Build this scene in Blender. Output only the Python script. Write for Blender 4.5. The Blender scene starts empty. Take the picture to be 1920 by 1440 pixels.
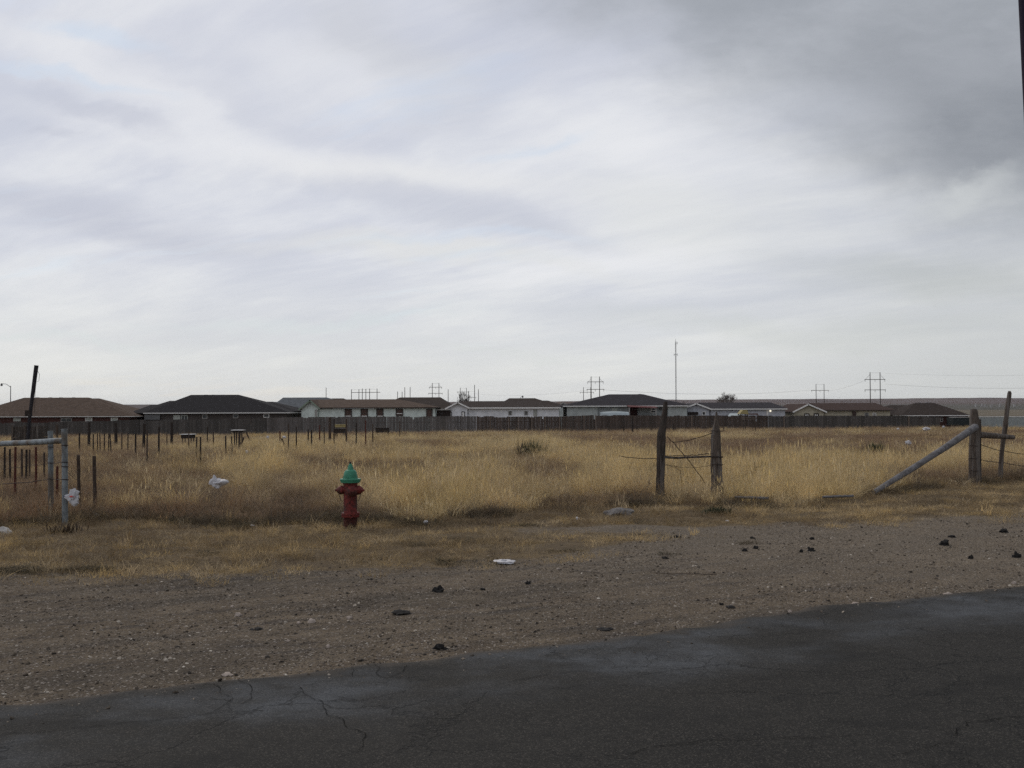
import bpy, math, random
from mathutils import Vector, Matrix, noise as mnoise
random.seed(11)
R = math.radians
sc = bpy.context.scene
COL = sc.collection
F = 1900.0
PITCH = math.atan(48/F); ROLL = R(-0.18)
CAM = Vector((0, 0, 1.42))
CM = Matrix.Rotation(R(90)+PITCH, 3, 'X') @ Matrix.Rotation(ROLL, 3, 'Z')

# ------------------------------------------------------------------ camera
cd = bpy.data.cameras.new('camera'); cam = bpy.data.objects.new('camera', cd); COL.objects.link(cam)
cam.matrix_world = Matrix.Translation(CAM) @ CM.to_4x4()
cd.sensor_width = 36; cd.lens = 36*F/1920; cd.clip_start = 0.05; cd.clip_end = 60000
sc.camera = cam
sc.cycles.use_denoising = False

def ray(px, py): return CM @ Vector(((px-960)/F, (720-py)/F, -1))
def at(px, py, Y):
    d = ray(px, py); return CAM + d*(Y/d.y)
def sstep(a, b, x):
    t = min(1, max(0, (x-a)/(b-a))); return t*t*(3-2*t)
def lerp(a, b, t): return a+(b-a)*t
def flat_pt(px, py):
    d = ray(px, py); return CAM + d*(-CAM.z/d.z)
def curve_of(pts):
    w = [flat_pt(*p) for p in pts]; return [(p.x, p.y) for p in w]
EDGE = curve_of([(0,1324),(300,1292),(480,1271),(760,1243),(960,1218),(1150,1197),(1330,1172),(1530,1138),(1700,1122),(1920,1101)])
DIRT = curve_of([(0,1084),(240,1080),(480,1073),(700,1066),(840,1060),(1000,1046),(1110,1030),(1240,1008),(1440,986),(1700,976),(1920,962)])
TALL = curve_of([(0,984),(150,966),(300,970),(480,979),(640,972),(760,978),(880,974),(960,964),(1130,955),(1240,940),(1440,950),(1600,936),(1700,918),(1920,899)])
def yb(C, x):
    if x <= C[0][0]: return C[0][1] + .49*(x-C[0][0])
    if x >= C[-1][0]: return C[-1][1] + .49*(x-C[-1][0])
    for (a, b), (c, d) in zip(C, C[1:]):
        if x <= c: return lerp(b, d, (x-a)/(c-a))
def q(x, y, C=EDGE): return (y-yb(C, x))*.897
def nz(x, y, s, z=0.0): return mnoise.noise(Vector((x*s, y*s, z)))
def terr(x, y):
    A = lerp(.95, .45, sstep(-45, 35, x))
    z = -A*sstep(24, 85, y) - .65*sstep(86, 112, y)
    if y < 300:
        k = q(x, y)
        if k > .2:
            m = sstep(.2, 1.5, k); v = sstep(3.0, 5, k)
            z += m*.012*nz(x, y, 2.1, 3) + v*(.05*nz(x, y, 1.3, 7)+.05*nz(x, y, .35, 9)+.02*nz(x, y, 3.5, 11)) + sstep(30, 60, y)*.12*nz(x, y, .07, 4)
            # wheel ruts running along the shoulder
            z += -.012*math.exp(-((k-1.5)/.22)**2) - .012*math.exp(-((k-3.1)/.25)**2)
    return z
def ground(px, py, h=0.0):
    d = ray(px, py); t = 3.0
    while t < 4000:
        p = CAM + d*t
        if p.z < terr(p.x, p.y)+h:
            a, b = t/1.02, t
            for _ in range(14):
                m = (a+b)/2; p = CAM+d*m
                if p.z < terr(p.x, p.y)+h: b = m
                else: a = m
            return CAM+d*b
        t *= 1.02
    return CAM+d*4000

# ------------------------------------------------------------------ node helper
class NT:
    def __init__(s, tree): s.t = tree; s.n = tree.nodes; s.l = tree.links; s.n.clear()
    def node(s, typ, **kw):
        n = s.n.new(typ)
        for k, v in kw.items(): setattr(n, k, v)
        return n
    def put(s, sock, v):
        if v is None: return
        if hasattr(v, 'is_linked') or isinstance(v, bpy.types.NodeSocket): s.l.new(v, sock)
        else: sock.default_value = v
    def m(s, op, a, b=None, c=None, clamp=False):
        n = s.node('ShaderNodeMath', operation=op); n.use_clamp = clamp
        s.put(n.inputs[0], a); s.put(n.inputs[1], b); s.put(n.inputs[2], c); return n.outputs[0]
    def v(s, op, a, b=None):
        n = s.node('ShaderNodeVectorMath', operation=op); s.put(n.inputs[0], a)
        if op == 'SCALE': s.put(n.inputs['Scale'], b)
        else: s.put(n.inputs[1], b)
        return n.outputs['Value'] if op in ('DOT_PRODUCT', 'LENGTH') else n.outputs[0]
    def xyz(s, v):
        n = s.node('ShaderNodeSeparateXYZ'); s.put(n.inputs[0], v); return n.outputs
    def comb(s, x, y, z):
        n = s.node('ShaderNodeCombineXYZ'); s.put(n.inputs[0], x); s.put(n.inputs[1], y); s.put(n.inputs[2], z); return n.outputs[0]
    def noise(s, vec, scale, detail=4, rough=.55, dist=0, col=False):
        n = s.node('ShaderNodeTexNoise'); s.put(n.inputs['Vector'], vec); n.inputs['Scale'].default_value = scale
        n.inputs['Detail'].default_value = detail; n.inputs['Roughness'].default_value = rough; n.inputs['Distortion'].default_value = dist
        return n.outputs['Color' if col else 'Fac']
    def vor(s, vec, scale, feat='F1', out='Distance', rnd=1):
        n = s.node('ShaderNodeTexVoronoi', feature=feat); s.put(n.inputs['Vector'], vec); n.inputs['Scale'].default_value = scale
        n.inputs['Randomness'].default_value = rnd; return n.outputs[out]
    def ss(s, x, a, b, lo=0.0, hi=1.0):
        n = s.node('ShaderNodeMapRange', interpolation_type='SMOOTHSTEP'); s.put(n.inputs[0], x)
        s.put(n.inputs[1], a); s.put(n.inputs[2], b); s.put(n.inputs[3], lo); s.put(n.inputs[4], hi); return n.outputs[0]
    def mix(s, f, a, b, bt='MIX'):
        n = s.node('ShaderNodeMix', data_type='RGBA', blend_type=bt); s.put(n.inputs[0], f)
        c = lambda v: (*v, 1) if isinstance(v, tuple) and len(v) == 3 else v
        s.put(n.inputs[6], c(a)); s.put(n.inputs[7], c(b)); return n.outputs[2]
    def ramp(s, f, stops):
        n = s.node('ShaderNodeValToRGB'); e = n.color_ramp.elements
        while len(e) < len(stops): e.new(.5)
        for el, (p, c) in zip(e, stops): el.position = p; el.color = (*c, 1)
        s.put(n.inputs[0], f); return n.outputs[0]
    def attr(s, name, out='Fac', typ='GEOMETRY'):
        n = s.node('ShaderNodeAttribute', attribute_name=name, attribute_type=typ); return n.outputs[out]
    def bump(s, h, strength=.5, dist=.02):
        n = s.node('ShaderNodeBump'); n.inputs['Strength'].default_value = strength; n.inputs['Distance'].default_value = dist
        s.put(n.inputs['Height'], h); return n.outputs[0]
    def pos(s): return s.node('ShaderNodeNewGeometry').outputs['Position']
    def obj(s): return s.node('ShaderNodeTexCoord').outputs['Object']
    def rnd(s): return s.node('ShaderNodeObjectInfo').outputs['Random']
    def out(s, col, rough=.9, spec=.2, normal=None, metal=0.0, trans=None):
        b = s.node('ShaderNodeBsdfPrincipled'); s.put(b.inputs['Base Color'], (*col, 1) if isinstance(col, tuple) and len(col) == 3 else col)
        s.put(b.inputs['Roughness'], rough); s.put(b.inputs['Specular IOR Level'], spec); s.put(b.inputs['Metallic'], metal)
        if normal is not None: s.put(b.inputs['Normal'], normal)
        o = s.node('ShaderNodeOutputMaterial')
        if trans:
            t = s.node('ShaderNodeBsdfTranslucent'); s.put(t.inputs[0], col)
            mx = s.node('ShaderNodeMixShader'); mx.inputs[0].default_value = trans
            s.l.new(b.outputs[0], mx.inputs[1]); s.l.new(t.outputs[0], mx.inputs[2]); s.l.new(mx.outputs[0], o.inputs[0])
        else: s.l.new(b.outputs[0], o.inputs[0])
        return b
def newmat(name):
    m = bpy.data.materials.new(name); m.use_nodes = True; return m, NT(m.node_tree)
_mc = {}
def simple(name, col, rough=.8, var=.3, scale=12, spec=.3, metal=0.0, bump=.2, stretch=(1, 1, 1), c2=None, f2=.35):
    if name in _mc: return _mc[name]
    m, t = newmat(name)
    v = t.v('MULTIPLY', t.obj(), stretch)
    n = t.noise(v, scale, 6, .65); n2 = t.noise(v, scale*.23, 3)
    c = t.mix(t.ss(n, .3, .7), tuple(x*(1-var) for x in col), tuple(min(1, x*(1+var)) for x in col))
    if c2: c = t.mix(t.m('MULTIPLY', t.ss(n2, .48, .62), f2*2, clamp=True), c, c2)
    t.out(c, rough, spec, t.bump(n, bump, .01), metal)
    _mc[name] = m; return m

# ------------------------------------------------------------------ mesh builder
class MB:
    def __init__(s): s.v = []; s.f = []
    def add(s, vs, fs):
        o = len(s.v); s.v += [Vector(p) for p in vs]; s.f += [tuple(i+o for i in f) for f in fs]; return s
    def box(s, x0, x1, y0, y1, z0, z1):
        return s.add([(x0,y0,z0),(x1,y0,z0),(x1,y1,z0),(x0,y1,z0),(x0,y0,z1),(x1,y0,z1),(x1,y1,z1),(x0,y1,z1)],
                     [(0,3,2,1),(4,5,6,7),(0,1,5,4),(1,2,6,5),(2,3,7,6),(3,0,4,7)])
    def bar(s, a, b, w, h, up=Vector((0, 0, 1))):
        a = Vector(a); b = Vector(b); d = (b-a).normalized()
        if abs(d.dot(up)) > .98: up = Vector((0, 1, 0))
        sx = d.cross(up).normalized()*w/2; sz = sx.cross(d).normalized()*h/2
        return s.add([a-sx-sz, a+sx-sz, a+sx+sz, a-sx+sz, b-sx-sz, b+sx-sz, b+sx+sz, b-sx+sz],
                     [(0,1,2,3),(4,7,6,5),(0,4,5,1),(1,5,6,2),(2,6,7,3),(3,7,4,0)])
    def loft(s, rings):
        n = len(rings[0]); o = len(s.v)
        vs = [p for r in rings for p in r]; fs = []
        for i in range(len(rings)-1):
            for j in range(n):
                k = (j+1) % n; fs.append((i*n+j, i*n+k, (i+1)*n+k, (i+1)*n+j))
        fs.append(tuple(range(n-1, -1, -1))); fs.append(tuple((len(rings)-1)*n+j for j in range(n)))
        return s.add(vs, fs)
    def tube(s, pts, r, n=8, rough=0, seed=0):
        pts = [Vector(p) for p in pts]; rr = r if isinstance(r, (list, tuple)) else [r]*len(pts)
        rings = []; up = None
        for i, p in enumerate(pts):
            d = (pts[min(i+1, len(pts)-1)]-pts[max(i-1, 0)]).normalized()
            if up is None: up = d.orthogonal().normalized()
            up = (up-d*up.dot(d)).normalized(); b = d.cross(up)
            ring = []
            for k in range(n):
                a = 2*math.pi*k/n; rad = rr[i]
                if rough: rad *= 1+rough*mnoise.noise(Vector((k*.9+seed, i*.45, seed*3.1)))
                ring.append(p+(up*math.cos(a)+b*math.sin(a))*rad)
            rings.append(ring)
        return s.loft(rings)
    def lathe(s, prof, o=(0, 0, 0), axis=Vector((0, 0, 1)), n=28):
        o = Vector(o); axis = axis.normalized(); u = axis.orthogonal().normalized(); w = axis.cross(u)
        return s.loft([[o+axis*z+(u*math.cos(2*math.pi*k/n)+w*math.sin(2*math.pi*k/n))*max(r, .0005) for k in range(n)] for r, z in prof])
    def blob(s, c, size, seed=0, amp=.25, freq=1.6, lobes=(), sub=3, fine=0.0):
        import bmesh
        bm = bmesh.new(); bmesh.ops.create_icosphere(bm, subdivisions=sub, radius=1); c = Vector(c)
        bm.verts.ensure_lookup_table(); vs = []
        for v in bm.verts:
            d = v.co.normalized(); r = 1+amp*mnoise.noise(d*freq+Vector((seed*7.3, seed, 0)))*1.6
            if fine: r += fine*abs(mnoise.noise(d*freq*4+Vector((seed, 3, seed*2))))
            for ld, la, ls in lobes:
                t = max(0, d.dot(Vector(ld).normalized())); r += la*t**ls
            vs.append(c+Vector((d.x*size[0], d.y*size[1], d.z*size[2]))*r)
        fs = [tuple(v.index for v in f.verts) for f in bm.faces]; bm.free()
        return s.add(vs, fs)
    def build(s, name, mat, parent=None, smooth=None, origin=None):
        me = bpy.data.meshes.new(name)
        o = Vector(origin) if origin is not None else Vector((0, 0, 0))
        if parent is not None:
            p = parent
            while p is not None: o = o+p.location; p = p.parent
        me.from_pydata([tuple(v-o) for v in s.v], [], s.f); me.materials.append(mat); me.update()
        if smooth is not None:
            me.polygons.foreach_set('use_smooth', [True]*len(me.polygons)); me.set_sharp_from_angle(angle=R(smooth))
        ob = bpy.data.objects.new(name, me); COL.objects.link(ob)
        if parent is not None: ob.parent = parent
        elif origin is not None: ob.location = o
        return ob
def tag(o, label=None, cat=None, group=None, kind=None):
    if label: o['label'] = label
    if cat: o['category'] = cat
    if group: o['group'] = group
    if kind: o['kind'] = kind
    return o
def empty(name, loc, label, cat, group=None):
    o = bpy.data.objects.new(name, None); COL.objects.link(o); o.location = loc; o.empty_display_size = .2
    return tag(o, label, cat, group)
ORD = ['first','second','third','fourth','fifth','sixth','seventh','eighth','ninth','tenth','eleventh','twelfth','thirteenth','fourteenth','fifteenth','sixteenth','seventeenth','eighteenth','nineteenth','twentieth','twenty-first','twenty-second','twenty-third','twenty-fourth','twenty-fifth','twenty-sixth','twenty-seventh','twenty-eighth','twenty-ninth','thirtieth']

# ------------------------------------------------------------------ world and light
SUN_EL, SUN_AZ = R(42), R(-22)     # ahead of the camera, a little left, behind the overcast
w = bpy.data.worlds.new('World'); sc.world = w; w.use_nodes = True
t = NT(w.node_tree)
sky = t.node('ShaderNodeTexSky', sky_type='NISHITA'); sky.sun_disc = False; sky.sun_elevation = SUN_EL; sky.sun_rotation = SUN_AZ
d = t.v('NORMALIZE', t.node('ShaderNodeTexCoord').outputs['Generated'])
x, y, z = t.xyz(d)
den = t.m('ADD', t.m('MAXIMUM', z, 0.0), .16)
px_, py_ = t.m('DIVIDE', x, den), t.m('DIVIDE', y, den)
wp = t.noise(t.comb(px_, py_, 0.0), .8, 4, .5, col=True)
P = t.v('ADD', t.comb(px_, py_, 0.0), t.v('SCALE', t.v('SUBTRACT', wp, (.5, .5, .5)), .45))
qx, qy, _ = t.xyz(P)
rot = lambda a, sx, sy: t.comb(t.m('MULTIPLY', t.m('ADD', t.m('MULTIPLY', qx, math.cos(a)), t.m('MULTIPLY', qy, math.sin(a))), sx),
                               t.m('MULTIPLY', t.m('SUBTRACT', t.m('MULTIPLY', qy, math.cos(a)), t.m('MULTIPLY', qx, math.sin(a))), sy), 1.7)
n1 = t.noise(rot(R(-30), .7, 1.2), 1.0, 7, .55)
n2 = t.noise(rot(R(-38), .8, 2.4), 1.7, 8, .62)
n3 = t.noise(rot(R(-5), .5, .8), .6, 4, .5)
f = t.m('ADD', t.m('ADD', t.m('MULTIPLY', n1, .5), t.m('MULTIPLY', n2, .3)), t.m('MULTIPLY', n3, .3))
base = t.ramp(t.ss(f, .42, .72), [(0, (.535, .56, .65)), (.35, (.60, .62, .695)), (.65, (.68, .695, .745)), (1, (.77, .775, .81))])
# cloud masses placed by direction: u to the right of straight ahead, v above the horizon
ay = t.m('MAXIMUM', y, .08); U0 = t.m('DIVIDE', x, ay); V0 = t.m('DIVIDE', z, ay)
wn = t.xyz(t.noise(t.comb(U0, t.m('MULTIPLY', V0, 1.8), .3), 4.0, 6, .6, col=True))
U1 = t.m('ADD', U0, t.m('MULTIPLY', t.m('SUBTRACT', wn[0], .5), .22)); V1 = t.m('ADD', V0, t.m('MULTIPLY', t.m('SUBTRACT', wn[1], .5), .11))
front = t.ss(y, .0, .3)
def mass(px, py, wx, wy, ang, col, k, base):
    u0, v0 = (px-960)/1900, (768-py)/1900; ca, sa = math.cos(R(ang)), math.sin(R(ang))
    a = t.m('SUBTRACT', U1, u0); b = t.m('SUBTRACT', V1, v0)
    p_ = t.m('DIVIDE', t.m('ADD', t.m('MULTIPLY', a, ca), t.m('MULTIPLY', b, sa)), wx/1900); q_ = t.m('DIVIDE', t.m('SUBTRACT', t.m('MULTIPLY', b, ca), t.m('MULTIPLY', a, sa)), wy/1900)
    r = t.m('SQRT', t.m('ADD', t.m('MULTIPLY', p_, p_), t.m('MULTIPLY', q_, q_)))
    return t.mix(t.m('MULTIPLY', t.m('MULTIPLY', t.ss(r, 1.25, .15), k), front), base, col)
W_, L_, Bl = (.78, .785, .81), (.50, .52, .605), (.56, .65, .78)
for a_ in ((250,140,420,70,-22,W_,.55), (620,120,300,90,-10,W_,.45), (420,260,420,45,-10,W_,.5), (800,330,430,55,-6,(.75,.75,.76),.6), (1180,270,260,70,-25,W_,.4), (1300,400,260,90,-10,(.70,.71,.70),.5), (800,480,420,30,-4,(.70,.70,.68),.5),
           (150,395,420,55,-7,L_,.75), (330,440,260,40,-12,L_,.5), (190,200,130,24,-15,L_,.6), (100,245,60,12,0,L_,.5), (450,180,280,24,-18,(.56,.58,.66),.5), (820,380,300,45,-8,L_,.5), (1000,430,260,40,-5,(.53,.55,.62),.5), (720,80,240,80,-30,(.53,.545,.59),.5),
           (1480,600,500,35,-3,(.50,.53,.54),.5), (1750,520,320,50,-6,(.44,.465,.48),.7), (190,48,150,24,-10,Bl,.6), (110,132,190,14,-8,Bl,.5), (1020,262,110,14,12,Bl,.45), (880,455,330,12,5,Bl,.3), (560,605,330,12,2,(.58,.65,.70),.5), (100,638,260,10,-3,(.58,.65,.70),.5), (930,655,200,9,-2,(.56,.60,.64),.5)):
    base = mass(*a_, base)
wisp = t.noise(rot(R(-34), .8, 3.4), 2.4, 8, .62)
base = t.mix(t.m('MULTIPLY', t.ss(wisp, .42, .72), .2), base, (.77, .775, .80))
gap = t.m('MULTIPLY', t.ss(t.noise(rot(R(-20), .8, 2.2), 1.3, 5, .6), .57, .72), t.ss(x, .25, -.15))
hz = t.ss(z, .17, 0.0)
base = t.mix(t.m('MULTIPLY', hz, .68), base, (.70, .71, .685))
mott = t.noise(t.comb(U0, t.m('MULTIPLY', V0, 2.2), .8), 3.2, 8, .62)
# the broad grey bank filling the upper right
s_ = t.v('DOT_PRODUCT', d, (.39, -.376, .92))
s2 = t.m('ADD', s_, t.m('MULTIPLY', t.m('SUBTRACT', wn[2], .5), .22))
base = t.mix(t.m('MULTIPLY', t.ss(x, .10, .5), .5), base, (.45, .47, .475))
gb = t.mix(t.ss(mott, .36, .66), (.30, .32, .355), (.41, .43, .475))
base = t.mix(t.m('MULTIPLY', t.m('MULTIPLY', t.ss(s2, -.075, .085), t.ss(x, -.22, .12)), .92), base, gb)
base = mass(1790, 130, 360, 130, -8, (.27, .285, .315), .5, base)
zn = t.m('ADD', V1, t.m('MULTIPLY', t.m('SUBTRACT', mott, .5), .06))
core = t.m('MULTIPLY', t.m('MULTIPLY', t.ss(zn, .195, .245), t.ss(zn, .42, .25)), t.ss(t.m('ADD', U1, t.m('MULTIPLY', V0, .15)), .28, .50))
base = t.mix(t.m('MULTIPLY', t.m('MULTIPLY', core, .8), front), base, t.mix(t.ss(mott, .35, .7), (.20, .215, .245), (.29, .305, .335)))
base = mass(1800, 370, 150, 30, 14, (.58, .60, .61), .6, base)
skyc = t.mix(t.m('ADD', .04, t.m('MULTIPLY', gap, .22)), t.v('SCALE', t.v('MULTIPLY', base, (1.08, 1.08, 1.065)), 10.0), sky.outputs[0])
skyc = t.mix(t.m('MULTIPLY', gap, .22), skyc, (5.1, 6.0, 7.4))
lowv = t.ss(z, -.02, 0.0)
bg = t.node('ShaderNodeBackground'); bg.inputs[1].default_value = .1
t.l.new(skyc, bg.inputs[0])
wo = t.node('ShaderNodeOutputWorld'); t.l.new(bg.outputs[0], wo.inputs[0])
ld = bpy.data.lights.new('sun', 'SUN'); ld.energy = .85; ld.angle = R(25); ld.color = (1, .90, .76)
lo = bpy.data.objects.new('sun', ld); COL.objects.link(lo)
sd = Vector((math.sin(SUN_AZ)*math.cos(SUN_EL), math.cos(SUN_AZ)*math.cos(SUN_EL), math.sin(SUN_EL)))
lo.rotation_euler = sd.to_track_quat('Z', 'Y').to_euler()
sc.view_settings.view_transform = 'Standard'; sc.view_settings.look = 'None'; sc.view_settings.exposure = 0; sc.view_settings.gamma = 1

# ------------------------------------------------------------------ materials of the setting
# ground: mask attribute 'turf' 0 = bare dirt shoulder, 1 = dead grass litter
M_ground, t = newmat('ground_soil')
p = t.pos(); turf = t.attr('turf'); far = t.attr('far')
g1 = t.noise(p, 42, 6, .7); g2 = t.noise(p, 3.2, 5, .6); g3 = t.noise(p, .6, 4, .55)
vd = t.vor(p, 65, 'F1', 'Distance'); vc = t.vor(p, 65, 'F1', 'Color'); vs = t.xyz(vc)
dirt = t.ramp(g2, [(.25, (.088, .066, .045)), (.5, (.136, .105, .073)), (.75, (.185, .146, .104))])
al = t.v('MULTIPLY', p, (1, 1, 0)); ax_, ay_, _z = t.xyz(al)
rl = t.comb(t.m('MULTIPLY', t.m('ADD', t.m('MULTIPLY', ax_, .9), t.m('MULTIPLY', ay_, .44)), .35), t.m('MULTIPLY', t.m('SUBTRACT', t.m('MULTIPLY', ay_, .9), t.m('MULTIPLY', ax_, .44)), 1.6), 0.0)
g4 = t.noise(rl, 1.0, 5, .6); g5 = t.noise(rl, 3.1, 5, .65)
dirt = t.mix(t.ss(g4, .42, .62, 0.0, .75), dirt, (.070, .058, .045))
dirt = t.mix(t.ss(g5, .52, .66, 0.0, .5), dirt, (.205, .163, .116))
dirt = t.mix(t.ss(g5, .46, .36, 0.0, .65), dirt, (.05, .043, .039))
stone = t.ramp(vs[0], [(0, (.03, .027, .025)), (.35, (.10, .084, .07)), (.75, (.20, .165, .14)), (1, (.42, .38, .34))])
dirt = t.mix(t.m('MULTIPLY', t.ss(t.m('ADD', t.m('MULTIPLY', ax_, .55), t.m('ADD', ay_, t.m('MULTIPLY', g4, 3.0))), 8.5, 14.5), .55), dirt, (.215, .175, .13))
dirt = t.mix(t.m('MULTIPLY', t.ss(vd, .62, .35), t.ss(vs[1], .35, .7)), dirt, stone)
dirt = t.mix(t.ss(g1, .42, .3, 0.0, .55), dirt, (.055, .045, .038))
lit = t.ramp(t.noise(p, 9, 6, .7), [(.25, (.06, .044, .028)), (.5, (.155, .112, .063)), (.75, (.27, .20, .115))])
lit = t.mix(t.ss(g3, .4, .62, 0.0, .6), lit, (.105, .08, .055))
tm = t.ss(t.m('ADD', turf, t.m('MULTIPLY', t.m('SUBTRACT', t.noise(t.v('MULTIPLY', p, (.7, 1.3, 1)), 1.9, 6, .65), .5), 1.7)), .38, .62)
c = t.mix(tm, dirt, lit)
fp = t.v('MULTIPLY', p, (.012, .03, 0)); farc = t.ramp(t.noise(fp, 1.0, 5, .6), [(.3, (.10, .095, .08)), (.5, (.15, .125, .09)), (.7, (.19, .155, .11))])
farc = t.mix(t.ss(t.vor(t.v('MULTIPLY', p, (.03, .03, 0)), 1.0), .35, .2, 0.0, .7), farc, (.055, .06, .045))
c = t.mix(far, c, farc)
h = t.m('ADD', t.m('MULTIPLY', g1, .5), t.m('MULTIPLY', t.ss(vd, .7, .1), .6))
t.out(c, .95, .12, t.bump(h, .8, .018))

M_road, t = newmat('asphalt')
p = t.pos(); e = t.attr('edge')
agg = t.vor(p, 170, 'F1', 'Color'); aggs = t.xyz(agg); fine = t.noise(p, 90, 4, .7)
big = t.noise(t.v('MULTIPLY', p, (1, 1, 1)), .9, 5, .6); mid = t.noise(p, 4, 4, .6)
c = t.ramp(big, [(.3, (.014, .0128, .0115)), (.55, (.020, .0185, .0165)), (.8, (.029, .026, .023))])
c = t.mix(t.ss(aggs[0], .72, 1.0, 0.0, .7), c, (.095, .085, .072))
c = t.mix(t.ss(fine, .5, .3, 0.0, .8), c, (.009, .009, .009)); c = t.mix(t.ss(t.noise(p, 14, 6, .75), .48, .7, 0.0, .55), c, (.036, .033, .029)); c = t.mix(t.ss(t.noise(t.v('MULTIPLY', p, (1.0, 1.9, 1)), 1.3, 6, .65), .5, .66, 0.0, .6), c, (.011, .0105, .010))
# worn, bluish grey, dusty strips near the pavement edge
bandn = t.noise(t.v('MULTIPLY', p, (.55, .9, 1)), 1.5, 5, .62)
ew = t.m('ADD', e, t.m('MULTIPLY', t.m('SUBTRACT', bandn, .5), .9))
band = t.m('MULTIPLY', t.ss(ew, .05, .28), t.ss(ew, 1.25, .6))
band = t.m('MULTIPLY', t.m('MULTIPLY', band, t.ss(t.noise(t.v('MULTIPLY', p, (.6, .8, 1)), 1.3, 5, .6), .36, .62)), t.ss(mid, .25, .6, .35, 1.0))
c = t.mix(t.m('MULTIPLY', band, .9), c, t.mix(t.ss(aggs[0], .2, .9), (.055, .060, .068), (.105, .110, .118)))
c = t.mix(t.m('MULTIPLY', t.ss(t.m('ADD', e, t.m('MULTIPLY', t.m('SUBTRACT', mid, .5), .55)), .20, -.10), .85), c, (.080, .064, .050))
# fine cracks
pd = t.v('ADD', p, t.v('SCALE', t.v('SUBTRACT', t.noise(p, 2.2, 5, .65, col=True), (.5, .5, .5)), .55))
ck = t.vor(pd, .95, 'DISTANCE_TO_EDGE'); ck2 = t.vor(pd, 2.9, 'DISTANCE_TO_EDGE')
ckm = t.m('MULTIPLY', t.ss(ck, .012, .001), t.ss(t.noise(p, .8, 3), .42, .56))
ck2m = t.m('MULTIPLY', t.ss(ck2, .016, .002), t.ss(t.noise(p, 1.0, 3), .50, .60))
cr = t.m('MAXIMUM', ckm, ck2m)
c = t.mix(t.m('MULTIPLY', cr, .6), c, (.008, .008, .008))
h = t.m('SUBTRACT', t.m('ADD', t.m('MULTIPLY', fine, .4), t.m('MULTIPLY', aggs[1], .25)), t.m('MULTIPLY', cr, 1.5))
t.out(c, .85, .16, t.bump(h, .6, .006))

def grassmat(name, gold, mauve, dark, psc, trans=.3, lo_=.44, hi_=.58):
    m, t = newmat(name); p = t.pos(); r = t.rnd()
    n = t.attr('tone', typ='INSTANCER')
    n2 = t.noise(t.v('MULTIPLY', p, (psc*3.1, psc*3.6, 0)), 1.0, 4, .6)
    c = t.mix(t.ss(n, .2, .8), mauve, gold)
    c = t.mix(t.m('MULTIPLY', t.ss(n2, .5, .68), .5), c, dark)
    k = t.node('ShaderNodeHueSaturation'); k.inputs['Hue'].default_value = .5
    t.put(k.inputs['Value'], t.m('ADD', .62, t.m('MULTIPLY', r, .75))); t.put(k.inputs['Saturation'], t.m('ADD', .8, t.m('MULTIPLY', t.m('FRACT', t.m('MULTIPLY', r, 17.0)), .35)))
    t.put(k.inputs['Color'], c)
    t.out(k.outputs[0], .75, .15, trans=trans); return m
M_tall = grassmat('dry_tall_grass', (.66, .51, .27), (.285, .195, .125), (.24, .175, .10), .17)
M_short = grassmat('dry_short_grass', (.58, .43, .225), (.23, .168, .10), (.17, .125, .07), .55)
M_weed = grassmat('low_weed', (.15, .115, .07), (.085, .075, .048), (.05, .05, .035), .9, .15)
M_rust = grassmat('russet_dry_weed', (.36, .22, .12), (.27, .165, .10), (.15, .1, .06), .6, .2)
M_yucca = grassmat('yucca_leaf', (.07, .085, .045), (.055, .065, .035), (.05, .06, .03), 2.0, .15)
M_dead = grassmat('dead_twig', (.16, .115, .08), (.12, .09, .065), (.09, .07, .05), .8, .1)

# ------------------------------------------------------------------ ground sheet
def axis(lo_f, hi_f, step, lo_e, hi_e, g):
    a = []; v = lo_f
    while v <= hi_f+1e-6: a.append(v); v += step
    v, s = a[-1], step
    while v < hi_e: s *= g; v += s; a.append(v)
    v, s = lo_f, step
    b = []
    while v > lo_e: s *= g; v -= s; b.append(v)
    return b[::-1]+a
XS = axis(-9, 11, .13, -15000, 15000, 1.09); YS = axis(4.0, 23, .13, -60, 15000, 1.06)
nx, ny = len(XS), len(YS)
vs, turf, farv = [], [], []
for yy in YS:
    for xx in XS:
        vs.append((xx, yy, terr(xx, yy)))
        k = q(xx, yy, DIRT); tt = sstep(-.5, .55, k)
        P0 = flat_pt(1220, 1000); e = math.exp(-(((xx-P0.x)/2.2)**2+((yy-P0.y-.2)/.5)**2)); tt *= 1-.75*e
        kk = q(xx, yy, TALL)
        turf.append(lerp(0, 1, tt)); farv.append(sstep(112, 150, yy))
fs = [(j*nx+i, j*nx+i+1, (j+1)*nx+i+1, (j+1)*nx+i) for j in range(ny-1) for i in range(nx-1)]
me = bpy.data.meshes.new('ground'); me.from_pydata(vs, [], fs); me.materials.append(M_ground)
me.polygons.foreach_set('use_smooth', [True]*len(fs))
for nme, data in (('turf', turf), ('far', farv)):
    a = me.attributes.new(nme, 'FLOAT', 'POINT'); a.data.foreach_set('value', data)
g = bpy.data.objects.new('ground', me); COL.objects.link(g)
tag(g, 'gravelly dirt shoulder and dry field floor running to the horizon', kind='structure')

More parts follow.
